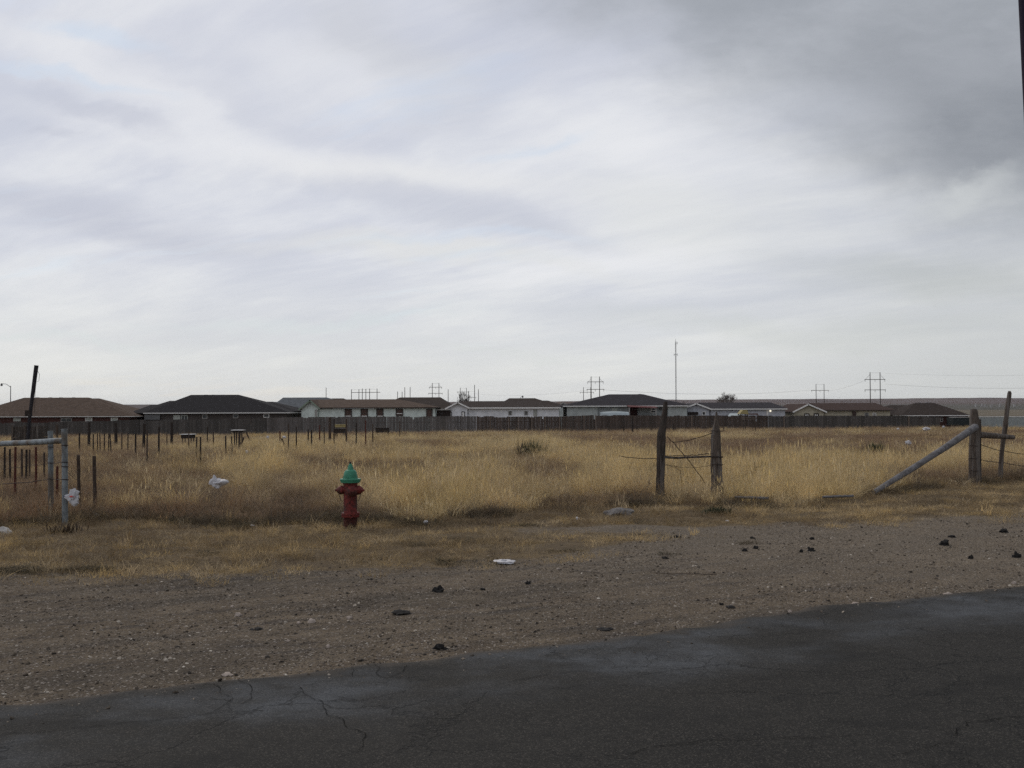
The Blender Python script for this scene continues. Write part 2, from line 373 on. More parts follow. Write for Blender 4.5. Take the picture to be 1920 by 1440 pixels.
# ------------------------------------------------------------------ road
ex = []
v = -60.0
while v < 110: ex.append(v); v += .1 if -5 < v < 8 else 1.0
rows = [0, .02, .06, .12, .2, .3, .45, .7, 1.0, 1.5, 2.2, 3.2, 4.5, 6, 8, 10.5]
vs, ed = [], []
for xx in ex:
    jag = .08*nz(xx, 0, 2.9, 5)+.05*nz(xx, 0, 8, 1)+.09*nz(xx, 0, .9, 2)
    y0 = yb(EDGE, xx)+jag
    for r in rows:
        X, Y = xx+.44*r, y0-.897*r
        zz = terr(X, Y)+(.006+.016*sstep(0, .12, r) if r else -.015)
        vs.append((X, Y, zz)); ed.append(r)
nr = len(rows)
fs = [(i*nr+j+1, (i+1)*nr+j+1, (i+1)*nr+j, i*nr+j) for i in range(len(ex)-1) for j in range(nr-1)]
me = bpy.data.meshes.new('road'); me.from_pydata(vs, [], fs); me.materials.append(M_road)
me.polygons.foreach_set('use_smooth', [True]*len(fs))
a = me.attributes.new('edge', 'FLOAT', 'POINT'); a.data.foreach_set('value', ed)
road = bpy.data.objects.new('road', me); COL.objects.link(road)
tag(road, 'old dark cracked asphalt road crossing the bottom of the view', kind='structure')
# the plain wandering cracks one can follow
M_crack = simple('crack_filling', (.0085, .008, .0075), .95, .2, 30, .05)
b = MB()
CR = [[(560,1297),(568,1310),(590,1322),(640,1326),(700,1318),(760,1304)],[(600,1320),(612,1345),(650,1368),(680,1385),(678,1408),(668,1425)],
      [(640,1328),(628,1322),(650,1320),(690,1324)],[(447,1282),(462,1292),(474,1300),(470,1318),(452,1332)],[(330,1290),(400,1292),(418,1305),(436,1316),(420,1330),(392,1346)],
      [(0,1388),(80,1382),(200,1370),(330,1356),(440,1342)],[(960,1286),(1040,1272),(1120,1262),(1230,1254)],[(1260,1310),(1350,1308),(1440,1304)],
      [(1120,1170),(1180,1175),(1230,1182),(1300,1200)],[(1150,1432),(1240,1408),(1330,1398),(1480,1395),(1640,1388)],[(1670,1428),(1740,1412),(1800,1400)],[(1790,1388),(1810,1364),(1850,1362),(1920,1354)],
      [(655,1252),(664,1262),(660,1276)],[(700,1250),(712,1262),(705,1275),(730,1280),(752,1268),(762,1256)]]
for ci, c_ in enumerate(CR):
    w3 = []
    for (x0, y0), (x1, y1) in zip(c_, c_[1:]):
        for k in range(12):
            tt = k/12; p_ = flat_pt(lerp(x0, x1, tt), lerp(y0, y1, tt))
            w3.append(Vector((p_.x+.028*nz(p_.x, p_.y, 9, ci), p_.y+.028*nz(p_.x, p_.y, 9, ci+40), terr(p_.x, p_.y)+.0265)))
    for k in range(len(w3)-1):
        a_, b_ = w3[k], w3[k+1]; d_ = (b_-a_).normalized(); s_ = Vector((-d_.y, d_.x, 0))
        wa = max(.0004, .0014+.0022*nz(k*.37, ci*3.3, 1)); wb = max(.0004, .0014+.0022*nz((k+1)*.37, ci*3.3, 1))
        b.add([a_-s_*wa, b_-s_*wb, b_+s_*wb, a_+s_*wa], [(0,1,2,3)])
b.build('crack', M_crack, road)

# ------------------------------------------------------------------ hills (the far mesa) and haze
M_hill, t = newmat('far_mesa')
p = t.pos(); pp = t.v('MULTIPLY', p, (.0012, .004, .02))
c = t.ramp(t.noise(pp, 1.0, 6, .6), [(.3, (.075, .052, .045)), (.5, (.115, .082, .070)), (.7, (.15, .115, .098))])
zz = t.xyz(p)[2]
c = t.mix(t.ss(zz, 30.0, 5.0, 0.0, .8), c, t.ramp(t.noise(t.v('MULTIPLY', p, (.004, .004, 0)), 1.0, 6, .7), [(.3, (.045, .055, .045)), (.6, (.10, .095, .075))]))
t.out(c, .95, .1)
hx = [-9000+i*75 for i in range(241)]; hy = [1200, 1700, 2200, 2800, 3500, 4200, 5000, 5800, 6400, 6800, 7000, 7150, 7250, 7400, 8000]
vs = []
for Y in hy:
    for X in hx:
        top = lerp(44, 72, sstep(-2500, 2500, X))+5*nz(X, 0, .0011, 2)+4*abs(nz(X, 1, .004, 3))+2.4*sstep(.1, .2, nz(X, 0, .0016, 9))
        s = .55*sstep(1200, 6900, Y)+.45*sstep(6850, 7150, Y)
        vs.append((X, Y, -1.5-(.6 if Y == 1200 else 0)+top*s+sstep(1500, 4000, Y)*(1-sstep(6000, 7000, Y))*6*nz(X, Y, .002, 1)))
n = len(hx)
fs = [(j*n+i, j*n+i+1, (j+1)*n+i+1, (j+1)*n+i) for j in range(len(hy)-1) for i in range(n-1)]
b = MB(); b.add(vs, fs); o = b.build('hills', M_hill, smooth=60); tag(o, 'low flat-topped mesa along the whole horizon', kind='structure')
m = bpy.data.materials.new('haze'); m.use_nodes = True; t = NT(m.node_tree)
pv = t.node('ShaderNodeVolumePrincipled'); pv.inputs['Color'].default_value = (.80, .84, .95, 1); pv.inputs['Density'].default_value = 2.4e-5; pv.inputs['Anisotropy'].default_value = .2
oo = t.node('ShaderNodeOutputMaterial'); t.l.new(pv.outputs[0], oo.inputs['Volume'])
HAZE = True
if HAZE:
    b = MB(); b.box(-15500, 15500, -80, 15500, -4, 100); tag(b.build('haze', m), 'faint dry haze over the plain', kind='stuff')

# ------------------------------------------------------------------ scattered vegetation
def proto_tuft(name, mat, n, rad, hmin, hmax, wid, lean=.35, seed=0, seg=3, heads=0.0, droop=.25):
    rnd = random.Random(seed); V, Fc = [], []
    for _ in range(n):
        a = rnd.random()*6.283; r = rad*math.sqrt(rnd.random()); bx, by = r*math.cos(a), r*math.sin(a)
        la = a+rnd.gauss(0, .8); ln = lean*rnd.random()*(.3+r/rad); hh = lerp(hmin, hmax, rnd.random()**1.3)
        fa = rnd.random()*3.1416; w_ = wid*(.6+.8*rnd.random()); o = len(V)
        for k in range(seg+1):
            tt = k/seg; hd = hh*(tt-.5*droop*tt*tt*rnd.random()); dx = hh*ln*tt*tt*1.6; ww = w_*(1-tt*.85)*.5
            cx, cy = bx+math.cos(la)*dx, by+math.sin(la)*dx
            V.append((cx-math.cos(fa)*ww, cy-math.sin(fa)*ww, hd-.02)); V.append((cx+math.cos(fa)*ww, cy+math.sin(fa)*ww, hd-.02))
        for k in range(seg): Fc.append((o+2*k, o+2*k+1, o+2*k+3, o+2*k+2))
        if rnd.random() < heads:
            tx, ty, tz = cx, cy, hd-.02; o = len(V); q_ = w_*1.6
            V += [(tx, ty, tz-.07*hh/.5), (tx+q_*math.cos(fa), ty+q_*math.sin(fa), tz-.02), (tx, ty, tz+.05), (tx-q_*math.cos(fa), ty-q_*math.sin(fa), tz-.02)]
            Fc.append((o, o+1, o+2, o+3))
    me = bpy.data.meshes.new(name); me.from_pydata(V, [], Fc); me.materials.append(mat)
    return bpy.data.objects.new(name, me)
def proto_stone(name, mat, seed):
    b = MB(); b.blob((0, 0, .15), (1, .8, .55), seed, .45, 1.3, sub=1)
    me = bpy.data.meshes.new(name); me.from_pydata([tuple(v) for v in b.v], [], b.f); me.materials.append(mat)
    return bpy.data.objects.new(name, me)
def scatter(name, protos, pts, label, kind='stuff'):
    """one object; instances placed by geometry nodes from stored points"""
    me = bpy.data.meshes.new(name); me.from_pydata([p[0] for p in pts], [], [])
    a = me.attributes.new('rot', 'FLOAT_VECTOR', 'POINT'); a.data.foreach_set('vector', [c for p in pts for c in p[1]])
    a = me.attributes.new('scl', 'FLOAT_VECTOR', 'POINT'); a.data.foreach_set('vector', [c for p in pts for c in p[2]])
    a = me.attributes.new('tone', 'FLOAT', 'POINT'); a.data.foreach_set('value', [p[4] if len(p) > 4 else .5 for p in pts])
    a = me.attributes.new('idx', 'INT', 'POINT'); a.data.foreach_set('value', [p[3] for p in pts])
    ob = bpy.data.objects.new(name, me); COL.objects.link(ob)
    ng = bpy.data.node_groups.new(name, 'GeometryNodeTree')
    ng.interface.new_socket('Geometry', in_out='INPUT', socket_type='NodeSocketGeometry'); ng.interface.new_socket('Geometry', in_out='OUTPUT', socket_type='NodeSocketGeometry')
    N = ng.nodes; L = ng.links; gi = N.new('NodeGroupInput'); go = N.new('NodeGroupOutput'); jn = N.new('GeometryNodeJoinGeometry')
    def na(nm, ty):
        x_ = N.new('GeometryNodeInputNamedAttribute'); x_.data_type = ty; x_.inputs['Name'].default_value = nm; return x_.outputs['Attribute']
    ro = N.new('FunctionNodeEulerToRotation'); L.new(na('rot', 'FLOAT_VECTOR'), ro.inputs[0]); sl = na('scl', 'FLOAT_VECTOR'); ix = na('idx', 'INT')
    for k, pr in enumerate(protos):
        cp = N.new('FunctionNodeCompare'); cp.data_type = 'INT'; cp.operation = 'EQUAL'
        ii = [i for i in cp.inputs if i.type == 'INT']; L.new(ix, ii[0]); ii[1].default_value = k
        oi = N.new('GeometryNodeObjectInfo'); oi.inputs['Object'].default_value = pr
        ip = N.new('GeometryNodeInstanceOnPoints'); L.new(gi.outputs[0], ip.inputs['Points']); L.new(cp.outputs[0], ip.inputs['Selection'])
        L.new(oi.outputs['Geometry'], ip.inputs['Instance']); L.new(ro.outputs[0], ip.inputs['Rotation']); L.new(sl, ip.inputs['Scale'])
        L.new(ip.outputs[0], jn.inputs[0])
    L.new(jn.outputs[0], go.inputs[0])
    md = ob.modifiers.new('scatter', 'NODES'); md.node_group = ng
    return tag(ob, label, kind=kind)
rnd = random.Random(5)
def inview(x, y, mrg=2.5): return abs(x) < y*.51+mrg
# tall grass
pr = [proto_tuft('blades', M_tall, 95, .17, .12, .50, .0036, .6, 1, 4, .05, .5), proto_tuft('blades', M_tall, 80, .2, .08, .36, .0042, .95, 2, 4, .0, .6),
      proto_tuft('blades', M_tall, 60, .11, .16, .60, .0036, .4, 3, 4, .15, .35), proto_tuft('blades', M_tall, 110, .42, .12, .44, .008, .7, 4, 3, .0, .5),
      proto_tuft('blades', M_tall, 120, .8, .10, .40, .014, .7, 5, 2, .0), proto_tuft('blades', M_rust, 90, .26, .08, .38, .0042, .9, 6, 4, .0, .6),
      proto_tuft('blades', M_dead, 60, .25, .08, .34, .0045, 1.1, 7, 3, .0, .5)]
PATCH = [(1480,905,130,35,.8),(1440,870,90,20,.5),(1600,880,100,22,.4),(860,925,190,35,.6),(950,960,70,20,.6),(1200,940,60,22,.45),(1130,890,120,14,.3),(800,835,330,22,.5),(1150,866,110,14,.5),(470,870,90,16,.3),(1790,860,60,25,.6),(1720,900,60,18,.4),(1860,880,60,20,.3),
         (330,930,230,40,-.55),(560,930,90,40,-.35),(1060,920,100,22,-.5),(1190,832,120,18,-.7),(1380,838,150,18,-.55),(1560,838,140,18,-.4),(1650,905,70,20,-.55),(50,940,110,50,-.5),(770,870,140,14,-.3),(250,845,150,14,-.2),(1000,880,60,10,-.4),(1400,855,60,10,-.3),(1830,830,90,14,-.4)]
def tone(x, y):
    px_ = 960+F*x/y; py_ = 768+F*(1.42-terr(x, y)-.22)/y
    v = .31+.7*nz(x, y, .13, 20)+.85*nz(x, y, .42, 21)+.7*nz(x, y, 1.3, 22)
    for a, b_, wx, wy, k in PATCH:
        e_ = ((px_-a)/wx)**2+((py_-b_)/wy)**2
        if e_ < 6: v += (k if k > 0 else k*.72)*math.exp(-e_)
    return v
def hgt(x, y, tn=None):
    tn = tone(x, y) if tn is None else tn
    return max(.34, .58+.42*sstep(.1, 1.1, tn)+.35*nz(x, y, .8, 5)+.2*nz(x, y, 2.2, 6))
pts = []
def addt(x, y, idx, sc_=1, hs=1, dz=0, tn=.5):
    s = sc_*(.75+.5*rnd.random()); pts.append(((x, y, terr(x, y)+dz), ((rnd.random()-.5)*.3, .12+(rnd.random()-.5)*.3, rnd.random()*6.28), (s, s, s*hs), idx, tn+rnd.gauss(0, .13)))
# the shared patch pattern decides height and kind
y = 11.0
N1 = 11000
c_ = 0
while c_ < N1:
    y = math.sqrt(rnd.uniform(11.5**2, 32**2)); x = rnd.uniform(-1, 1)*(y*.51+2)
    k = q(x, y, TALL)+.35*nz(x, y, .9, 3)
    if k < 0: continue
    if nz(x, y, 1.6, 90) < -.12 and rnd.random() < .55: continue
    c_ += 1
    e_ = lerp(.55, 1, sstep(0, .8, k))
    left = sstep(-3, -6.5, x)*sstep(16, 12, y)
    if rnd.random() < left*.75: addt(x, y, 5, 1.0, .9*e_); continue
    tn = tone(x, y)
    if tn < .3 and rnd.random() < .3: addt(x, y, 6, 1.1, .8, tn=tn); continue
    addt(x, y, rnd.choice((0, 0, 1, 2)) if tn > .5 else rnd.choice((0, 1, 1)), 1.05, hgt(x, y, tn)*e_, tn=tn)
for _ in range(8000):
    y = math.sqrt(rnd.uniform(30**2, 62**2)); x = rnd.uniform(-1, 1)*(y*.51+3); tn = tone(x, y)
    addt(x, y, 3 if rnd.random() < .8 else 0, 1.0, hgt(x, y, tn)*.92, tn=tn)
for _ in range(11000):
    y = math.sqrt(rnd.uniform(58**2, 112**2)); x = rnd.uniform(-1, 1)*(y*.51+4); tn = tone(x, y)-.35*sstep(84, 92, y)
    if y > 97+.16*(x+50): continue
    addt(x, y, 4, 1.0, hgt(x, y, tn)*.85, tn=tn)
scatter('tall_grass', pr, pts, 'tall dry golden and mauve-brown prairie grass filling the field')
# short verge grass
pr = [proto_tuft('blades', M_short, 60, .16, .02, .07, .004, 1.3, 11, 2), proto_tuft('blades', M_short, 45, .13, .03, .11, .004, 1.1, 12, 3),
      proto_tuft('blades', M_short, 26, .05, .08, .26, .004, .5, 13, 3, .3), proto_tuft('blades', M_dead, 35, .14, .02, .09, .004, 1.4, 14, 2)]
pts = []; c_ = 0
while c_ < 7500:
    y = math.sqrt(rnd.uniform(7**2, 22**2)); x = rnd.uniform(-1, 1)*(y*.51+1)
    k = q(x, y, DIRT); k2 = q(x, y, TALL)
    if k < -.7 or k2 > 1.6: continue
    pn = nz(x, y, 1.0, 30)*.8+nz(x, y, 2.6, 31)*.5
    if rnd.random() > sstep(-.5, .6, k+pn*1.1): continue
    P0 = flat_pt(1220, 1000)
    if math.exp(-(((x-P0.x)/2.2)**2+((y-P0.y-.2)/.5)**2)) > rnd.random()*.9: continue
    c_ += 1
    i_ = rnd.choice((0, 0, 0, 1, 1, 3)) if rnd.random() < .98 else 2
    xr, yr = x*.9+y*.44, y*.9-x*.44
    tn = .42+.9*nz(xr*.5, yr*1.9, .9, 70)+.6*nz(x, y, 3.0, 71)+.35*sstep(1.2, .1, k)-.25*sstep(-1.2, .2, k2)
    addt(x, y, i_, 1.0, .55+.7*(nz(x, y, 1.1, 8)+.5)+(.3 if k2 > -.3 else 0), tn=tn)
scatter('short_grass', pr, pts, 'short matted orange-brown grass on the verge')
# dark low weeds along the foot of the tall grass
pr = [proto_tuft('leaves', M_weed, 60, .17, .02, .12, .008, 1.2, 21, 2), proto_tuft('leaves', M_weed, 45, .13, .03, .17, .006, 1.0, 22, 3), proto_tuft('stalks', M_dead, 26, .14, .08, .33, .004, .8, 23, 3)]
pts = []; c_ = 0
while c_ < 900:
    x = rnd.uniform(-7.5, 11); y = yb(TALL, x)+rnd.gauss(-.12, .28)
    lf = .35+.65*sstep(1.0, -3, x)
    if nz(x, y, .8, 60) < lerp(.18, -.32, lf): continue
    c_ += 1; addt(x, y, rnd.choice((0, 0, 1, 2)), 1.0, .9)
for cx_, cy_, n_, s_ in ((20,1070,26,.14),(60,1072,14,.1),(190,1066,14,.09),(140,1069,8,.06),(385,1038,9,.07),(850,1055,22,.14),(875,1012,12,.1),(808,1023,8,.08),(980,985,12,.12),(1068,1033,10,.08),(1190,980,8,.1),(1250,1040,4,.05),(1395,1020,6,.08)):
    P0 = ground(cx_, cy_)
    for _ in range(n_): addt(P0.x+rnd.gauss(0, s_), P0.y+rnd.gauss(0, s_*.8), 0, .55, .6)
scatter('low_weeds', pr, pts, 'dark green-brown low weeds at the foot of the tall grass')
# gravel
M_peb, t = newmat('pebble'); r = t.rnd()
t.out(t.ramp(r, [(0, (.035, .03, .026)), (.3, (.09, .072, .055)), (.6, (.16, .127, .097)), (.88, (.25, .205, .16)), (.975, (.40, .35, .29)), (1, (.6, .54, .46))]), .9, .2)
pr = [proto_stone('stone', M_peb, s) for s in (1, 2, 3, 4)]
pts = []; c_ = 0
while c_ < 26000:
    y = rnd.uniform(4.3, 16)**1; x = rnd.uniform(-1, 1)*(y*.51+.6)
    k = q(x, y); kd = q(x, y, DIRT)
    if k < -.5 or kd > .9: continue
    if k < -.04 and rnd.random() < .55+.9*abs(k): continue
    if kd > 0 and rnd.random() < .75: continue
    if rnd.random() > .35+.9*sstep(-.2, .3, nz(x, y, 1.1, 44)+.4*nz(x, y, 3, 2)): continue
    if k < .02 and rnd.random() < .6: continue
    c_ += 1
    s = .0022+.0028*rnd.random()+(.011*rnd.random()**7)
    dz = .022 if k < .0 else 0
    pts.append(((x, y, terr(x, y)+dz-.1*s), (rnd.random(), rnd.random(), rnd.random()*6.28), (s*1.3, s*1.3, s), rnd.randrange(4)))
scatter('gravel', pr, pts, 'loose brown and pale gravel on the dirt shoulder')

# ------------------------------------------------------------------ materials of things
W_dark = simple('weathered_dark_wood', (.058, .047, .040), .9, .45, 9, .15, bump=.6, stretch=(6, 6, .6), c2=(.14, .125, .115))
W_mid = simple('weathered_brown_wood', (.095, .076, .063), .9, .45, 9, .15, bump=.6, stretch=(6, 6, .6), c2=(.19, .17, .155))
W_grey = simple('weathered_grey_wood', (.165, .158, .162), .85, .3, 8, .2, bump=.5, stretch=(5, 5, 5), c2=(.09, .082, .078))
M_pipe = simple('galvanised_pipe', (.185, .205, .215), .6, .35, 18, .4, .2, .3, stretch=(1, 1, .5), c2=(.12, .10, .08), f2=.5)
M_wire = simple('rusty_wire', (.055, .04, .035), .8, .3, 40, .3, .4)
M_tpost = simple('dark_post', (.042, .034, .030), .9, .4, 20, .1)
M_tpost2 = simple('brown_post', (.075, .056, .045), .9, .4, 20, .1)
M_red = simple('rusty_red_steel', (.085, .028, .020), .8, .35, 20, .2)
M_galv = simple('far_grey_steel', (.13, .125, .125), .7, .2, 2, .3)
M_pole = simple('far_pole_wood', (.085, .07, .062), .9, .2, 2, .1)

# wires -----------------------------------------------------------
def wire(b, p0, p1, sag=0.0, r=.003, n=10, wob=0.0, seed=0):
    P = []
    for k in range(n+1):
        t_ = k/n; p_ = Vector(p0).lerp(Vector(p1), t_); p_.z -= sag*4*t_*(1-t_)
        if wob: p_ += Vector((wob*nz(k, seed, .7, 1), wob*nz(k, seed, .7, 2), wob*nz(k, seed, .7, 3)))
        P.append(p_)
    b.tube(P, r, 5)
def px_post(prof, Y, n=14, rough=.10, seed=0, dy=.0, depth=.9):
    """lofted post from (left px, right px, row) sections standing at distance Y"""
    b = MB(); prof = sorted(prof, key=lambda a: -a[2]); rings = []
    rows_ = []
    for (l0, r0, y0), (l1, r1, y1) in zip(prof, prof[1:]):
        m_ = max(2, int(abs(y1-y0)/6))
        for k in range(m_): t_ = k/m_; rows_.append((lerp(l0, l1, t_), lerp(r0, r1, t_), lerp(y0, y1, t_)))
    rows_.append(prof[-1])
    top = rows_[-1][2]; bot = rows_[0][2]
    for i, (l, r_, yy) in enumerate(rows_):
        Yc = Y+dy*(bot-yy)/(bot-top+1e-6); A = at(l, yy, Yc); B = at(r_, yy, Yc); c_ = (A+B)/2; rad = (B-A).length/2
        rings.append([c_+Vector((math.cos(2*math.pi*k/n), depth*math.sin(2*math.pi*k/n), 0))*rad*(1+rough*2*mnoise.noise(Vector((k*.8, i*.16, seed))) + rough*.5*mnoise.noise(Vector((k*3, i*1.1, seed)))) + Vector((0, 0, (.012*nz(k, 0, .9, seed) if i == len(rows_)-1 else 0))) for k in range(n)])
    return b.loft(rings)

# ------------------------------------------------------------------ fire hydrant
hb = ground(656, 992); S = hb.y/F; U = lambda py: (992-py)*S
M_hred = simple('faded_red_paint', (.135, .020, .016), .6, .5, 34, .3, bump=.4, c2=(.06, .020, .016), f2=.6)
M_hgrn = simple('green_paint', (.040, .21, .125), .5, .2, 20, .4, bump=.1)
M_hdrk = simple('dark_red_iron', (.060, .018, .014), .8, .4, 25, .2, c2=(.035, .022, .018))
M_iron = simple('dark_iron', (.03, .03, .028), .7, .3, 30, .3, .3)
H = empty('fire_hydrant', (hb.x, hb.y, terr(hb.x, hb.y)), 'red fire hydrant with green bonnet standing in the short verge grass', 'fire hydrant')
z0 = terr(hb.x, hb.y); cx = hb.x+.006
O = Vector((cx, hb.y, z0)); px1 = S/2
b = MB(); b.lathe([(12.6*S, U(1000)), (12.8*S, U(975)), (12.9*S, U(968))], O); b.build('lower_barrel', M_hdrk, H, 35)
b = MB(); b.lathe([(12.8*S, U(969)), (17*S, U(969)), (17.3*S, U(968)), (17.3*S, U(965.6)), (16*S, U(965.3)), (16*S, U(964.9)), (17.3*S, U(964.6)), (17.2*S, U(961.5)), (16.8*S, U(961)), (13.3*S, U(960.4))], O)
for k in range(8):
    a = k*math.pi/4+.2; c_ = O+Vector((math.cos(a)*15.3*S, math.sin(a)*15.3*S, 0)); b.lathe([(1.3*S, U(970.6)), (1.3*S, U(959.6))], c_, n=6)
b.build('break_flange', M_hred, H, 35)
b = MB(); b.lathe([(13.3*S, U(961)), (12.7*S, U(957)), (12.6*S, U(930)), (13*S, U(926)), (13.2*S, U(914)), (12.9*S, U(909)), (13.6*S, U(906.5)), (15.6*S, U(906)), (15.6*S, U(904.6))], O); b.build('barrel', M_hred, H, 35)
b = MB(); b.lathe([(15.5*S, U(905.5)), (18*S, U(905)), (18.4*S, U(903)), (19.6*S, U(900)), (19.7*S, U(898.8)), (19.2*S, U(898)), (14*S, U(898.2)), (13*S, U(897)), (12.6*S, U(891)), (11.6*S, U(886)), (9.4*S, U(882.6)), (8.2*S, U(881.6)), (6*S, U(881)), (5.3*S, U(878)), (4.2*S, U(874)), (2.7*S, U(871)), (2.2*S, U(870)), (.5*S, U(869.8))], O)
for k in range(6):
    a = k*math.pi/3+.3; c_ = O+Vector((math.cos(a)*12.9*S, math.sin(a)*12.9*S, 0)); b.lathe([(1.2*S, U(899)), (1.2*S, U(896)), (.4*S, U(892))], c_, n=6)
bon = b.build('bonnet', M_hgrn, H, 35)
b = MB(); b.lathe([(2*S, U(870.4)), (2.1*S, U(867.2)), (1.5*S, U(866.6))], O, n=5); b.build('operating_nut', M_iron, bon, 30)
zc = z0+U(919)
for sgn in (-1, 1):
    ax = Vector((sgn, -.30 if sgn > 0 else -.12, 0)).normalized(); c0 = Vector((cx, hb.y, zc)) + Vector((0, 0, 0))
    b = MB(); b.lathe([(7.2*S, 9*S), (7.4*S, 14.2*S), (8.4*S, 14.4*S), (8.5*S, 18.6*S), (7.6*S, 20*S), (5.2*S, 23.4*S), (3.4*S, 25*S), (2.4*S, 25.2*S), (2.3*S, 28*S), (1.6*S, 28.4*S)], c0, ax, 20)
    for k in range(4):
        a = k*math.pi/2+.4; u = ax.orthogonal().normalized(); w_ = ax.cross(u); rr = (u*math.cos(a)+w_*math.sin(a))
        b.tube([c0+ax*15*S+rr*8.4*S, c0+ax*18*S+rr*8.6*S], .8*S, 5)
    nzl = b.build('hose_nozzle_cap', M_hred, H, 35)
    b = MB(); A = c0+ax*21*S+Vector((0, -.01, -6.5*S)); B = Vector((cx, hb.y, 0))+ax*12.6*S+Vector((0, -.02, z0+U(938))); 
    pts_ = []
    for k in range(15):
        t_ = k/14; p_ = A.lerp(B, t_); p_.z -= 9*S*4*t_*(1-t_)*.7; pts_.append(p_)
    for k in range(14):
        o_ = Vector((0, .0028, 0)) if k % 2 else Vector((.0028, 0, 0)); b.tube([pts_[k]-o_, pts_[k+1]-o_], .0026, 4); b.tube([pts_[k]+o_, pts_[k+1]+o_], .0026, 4)
    b.build('chain', M_iron, nzl)
ax = Vector((.36, -1, 0)).normalized(); c0 = Vector((cx, hb.y, z0+U(920.5)))
b = MB(); b.lathe([(9*S, 8*S), (9.1*S, 14*S), (10.2*S, 14.2*S), (10.3*S, 18.5*S), (9.2*S, 20*S), (5*S, 22.5*S), (3*S, 22.8*S), (2.6*S, 26*S), (1.8*S, 26.3*S)], c0, ax, 24)
for k in range(5):
    a = k*1.2566; u = ax.orthogonal().normalized(); w_ = ax.cross(u); rr = (u*math.cos(a)+w_*math.sin(a)); b.tube([c0+ax*15*S+rr*10.1*S, c0+ax*18.2*S+rr*10.3*S], .9*S, 5)
nzl = b.build('pumper_nozzle_cap', M_hred, H, 35)
b = MB(); A = c0+ax*19*S+Vector((0, -.0, -9*S)); B = c0+Vector((-.03, -.085, -22*S))
for k in range(12):
    p0 = A.lerp(B, k/12)-Vector((0, 0, 5*S*4*(k/12)*(1-k/12))); p1 = A.lerp(B, (k+1)/12)-Vector((0, 0, 5*S*4*((k+1)/12)*(1-(k+1)/12))); b.tube([p0, p1], .0034, 4)
b.build('chain', M_iron, nzl)

# ------------------------------------------------------------------ leaning wooden gateway posts with rail
Y1 = ground(1240, 934).y; Y2 = ground(1343, 934).y
o = px_post([(1229,1245,945),(1230,1245,925),(1231,1247,870),(1232,1248,830),(1233,1249,812),(1236,1250,803),(1239,1250,790),(1241,1251,775),(1243,1252,760),(1244.5,1251.5,753)], Y1, seed=3).build('gate_post', W_dark, smooth=50, origin=(at(1237, 934, Y1).x, Y1, terr(at(1237, 934, Y1).x, Y1)))
tag(o, 'weathered dark wooden post with notched narrow top, left of the brown gatepost pair', 'post', 'old wooden gateposts')
bx = at(1345, 934, Y2)
o = px_post([(1332,1357,940),(1333,1356,915),(1333,1354,880),(1333,1353,850),(1333.5,1352,828),(1334.5,1351,812),(1337,1349,800),(1340,1347,786),(1341.5,1345.5,776),(1342.5,1344.5,772)], Y2, seed=8, rough=.13).build('gate_post', W_mid, smooth=50, origin=(bx.x, Y2, terr(bx.x, Y2)))
tag(o, 'thick split brown post tapering to a dark pointed top, right of the gatepost pair', 'post', 'old wooden gateposts')
b = MB(); P = [at(1246, 857.5, Y1-.02), at(1270, 858.5, Y1), at(1300, 857, Y2-.1), at(1337, 856, Y2-.1)]; b.tube(P, [.017, .019, .016, .013], 7, .2)
tag(b.build('rail', W_dark, origin=at(1246, 857, Y1)), 'thin dark pole rail between the pair of wooden gateposts', 'rail')
b = MB()
wire(b, at(1260, 829, Y1), at(1336, 811, Y2-.1), .03, .006, 12, .012, 2)
wire(b, at(1252, 818, Y1), at(1322, 906, Y1+.1), -.02, .0065, 14, .02, 5)
wire(b, at(1246, 855, Y1), at(1338, 850, Y2-.12), .01, .006, 14, .02, 6)
wire(b, at(1246, 873, Y1), at(1276, 882, Y1+.05), -.02, .003, 8, .02, 9); wire(b, at(1276, 882, Y1+.05), at(1277, 905, Y1+.05), 0, .003, 5, .01, 9)
wire(b, at(1160, 855, Y1+.5), at(1231, 860, Y1), .015, .006, 10, .015, 3)
wire(b, at(1246, 870, Y1), at(1334, 872, Y2), .05, .003, 10, .01, 4)
for py_ in (808, 857, 856, 871):
    C = [at(1344+11.5*math.cos(a*.7854), py_+.6*math.sin(a), Y2+.11*math.sin(a*.7854)) for a in range(9)]; b.tube(C, .006, 4)
tag(b.build('barbed_wire', M_wire), 'loose rusty barbed wire strung between the pair of wooden gateposts', 'wire')

# ------------------------------------------------------------------ right corner brace
Y3 = ground(1827, 908).y; x3 = at(1827, 905, Y3).x
o = px_post([(1815,1836,918),(1816,1836,900),(1817,1837,860),(1818,1838,820),(1818,1837.5,800),(1818,1836,789),(1818,1834,782),(1819,1833,772),(1819.5,1831,767)], Y3, seed=5, rough=.07).build('corner_post', W_mid, smooth=50, origin=(x3, Y3, terr(x3, Y3)))
tag(o, 'thick weathered corner post holding the slanting log on the right', 'post')
o = px_post([(1832,1840.5,915),(1832,1840,850),(1832,1840,800),(1833,1839.5,786)], Y3+.16, seed=12, rough=.1).build('backing_post', W_dark, smooth=50, origin=(at(1836, 905, Y3+.16).x, Y3+.16, terr(x3, Y3)))
tag(o, 'shorter dark post standing tight behind the thick corner post', 'post')
YB = ground(1636, 929).y
b = MB(); A = at(1638, 926, YB); A.z = terr(A.x, A.y)+.05; B = at(1829, 800.5, Y3-.17)
P = [A.lerp(B, k/16)+Vector((0, 0, -.02*math.sin(k/16*3.14))) for k in range(17)]; b.tube(P, [lerp(.042, .066, k/16) for k in range(17)], 12, .12, 4)
tag(b.build('brace_log', W_grey, smooth=50, origin=A), 'long pale grey log leaning from the grass up to the corner post', 'log')
Y4 = Y3+1.3
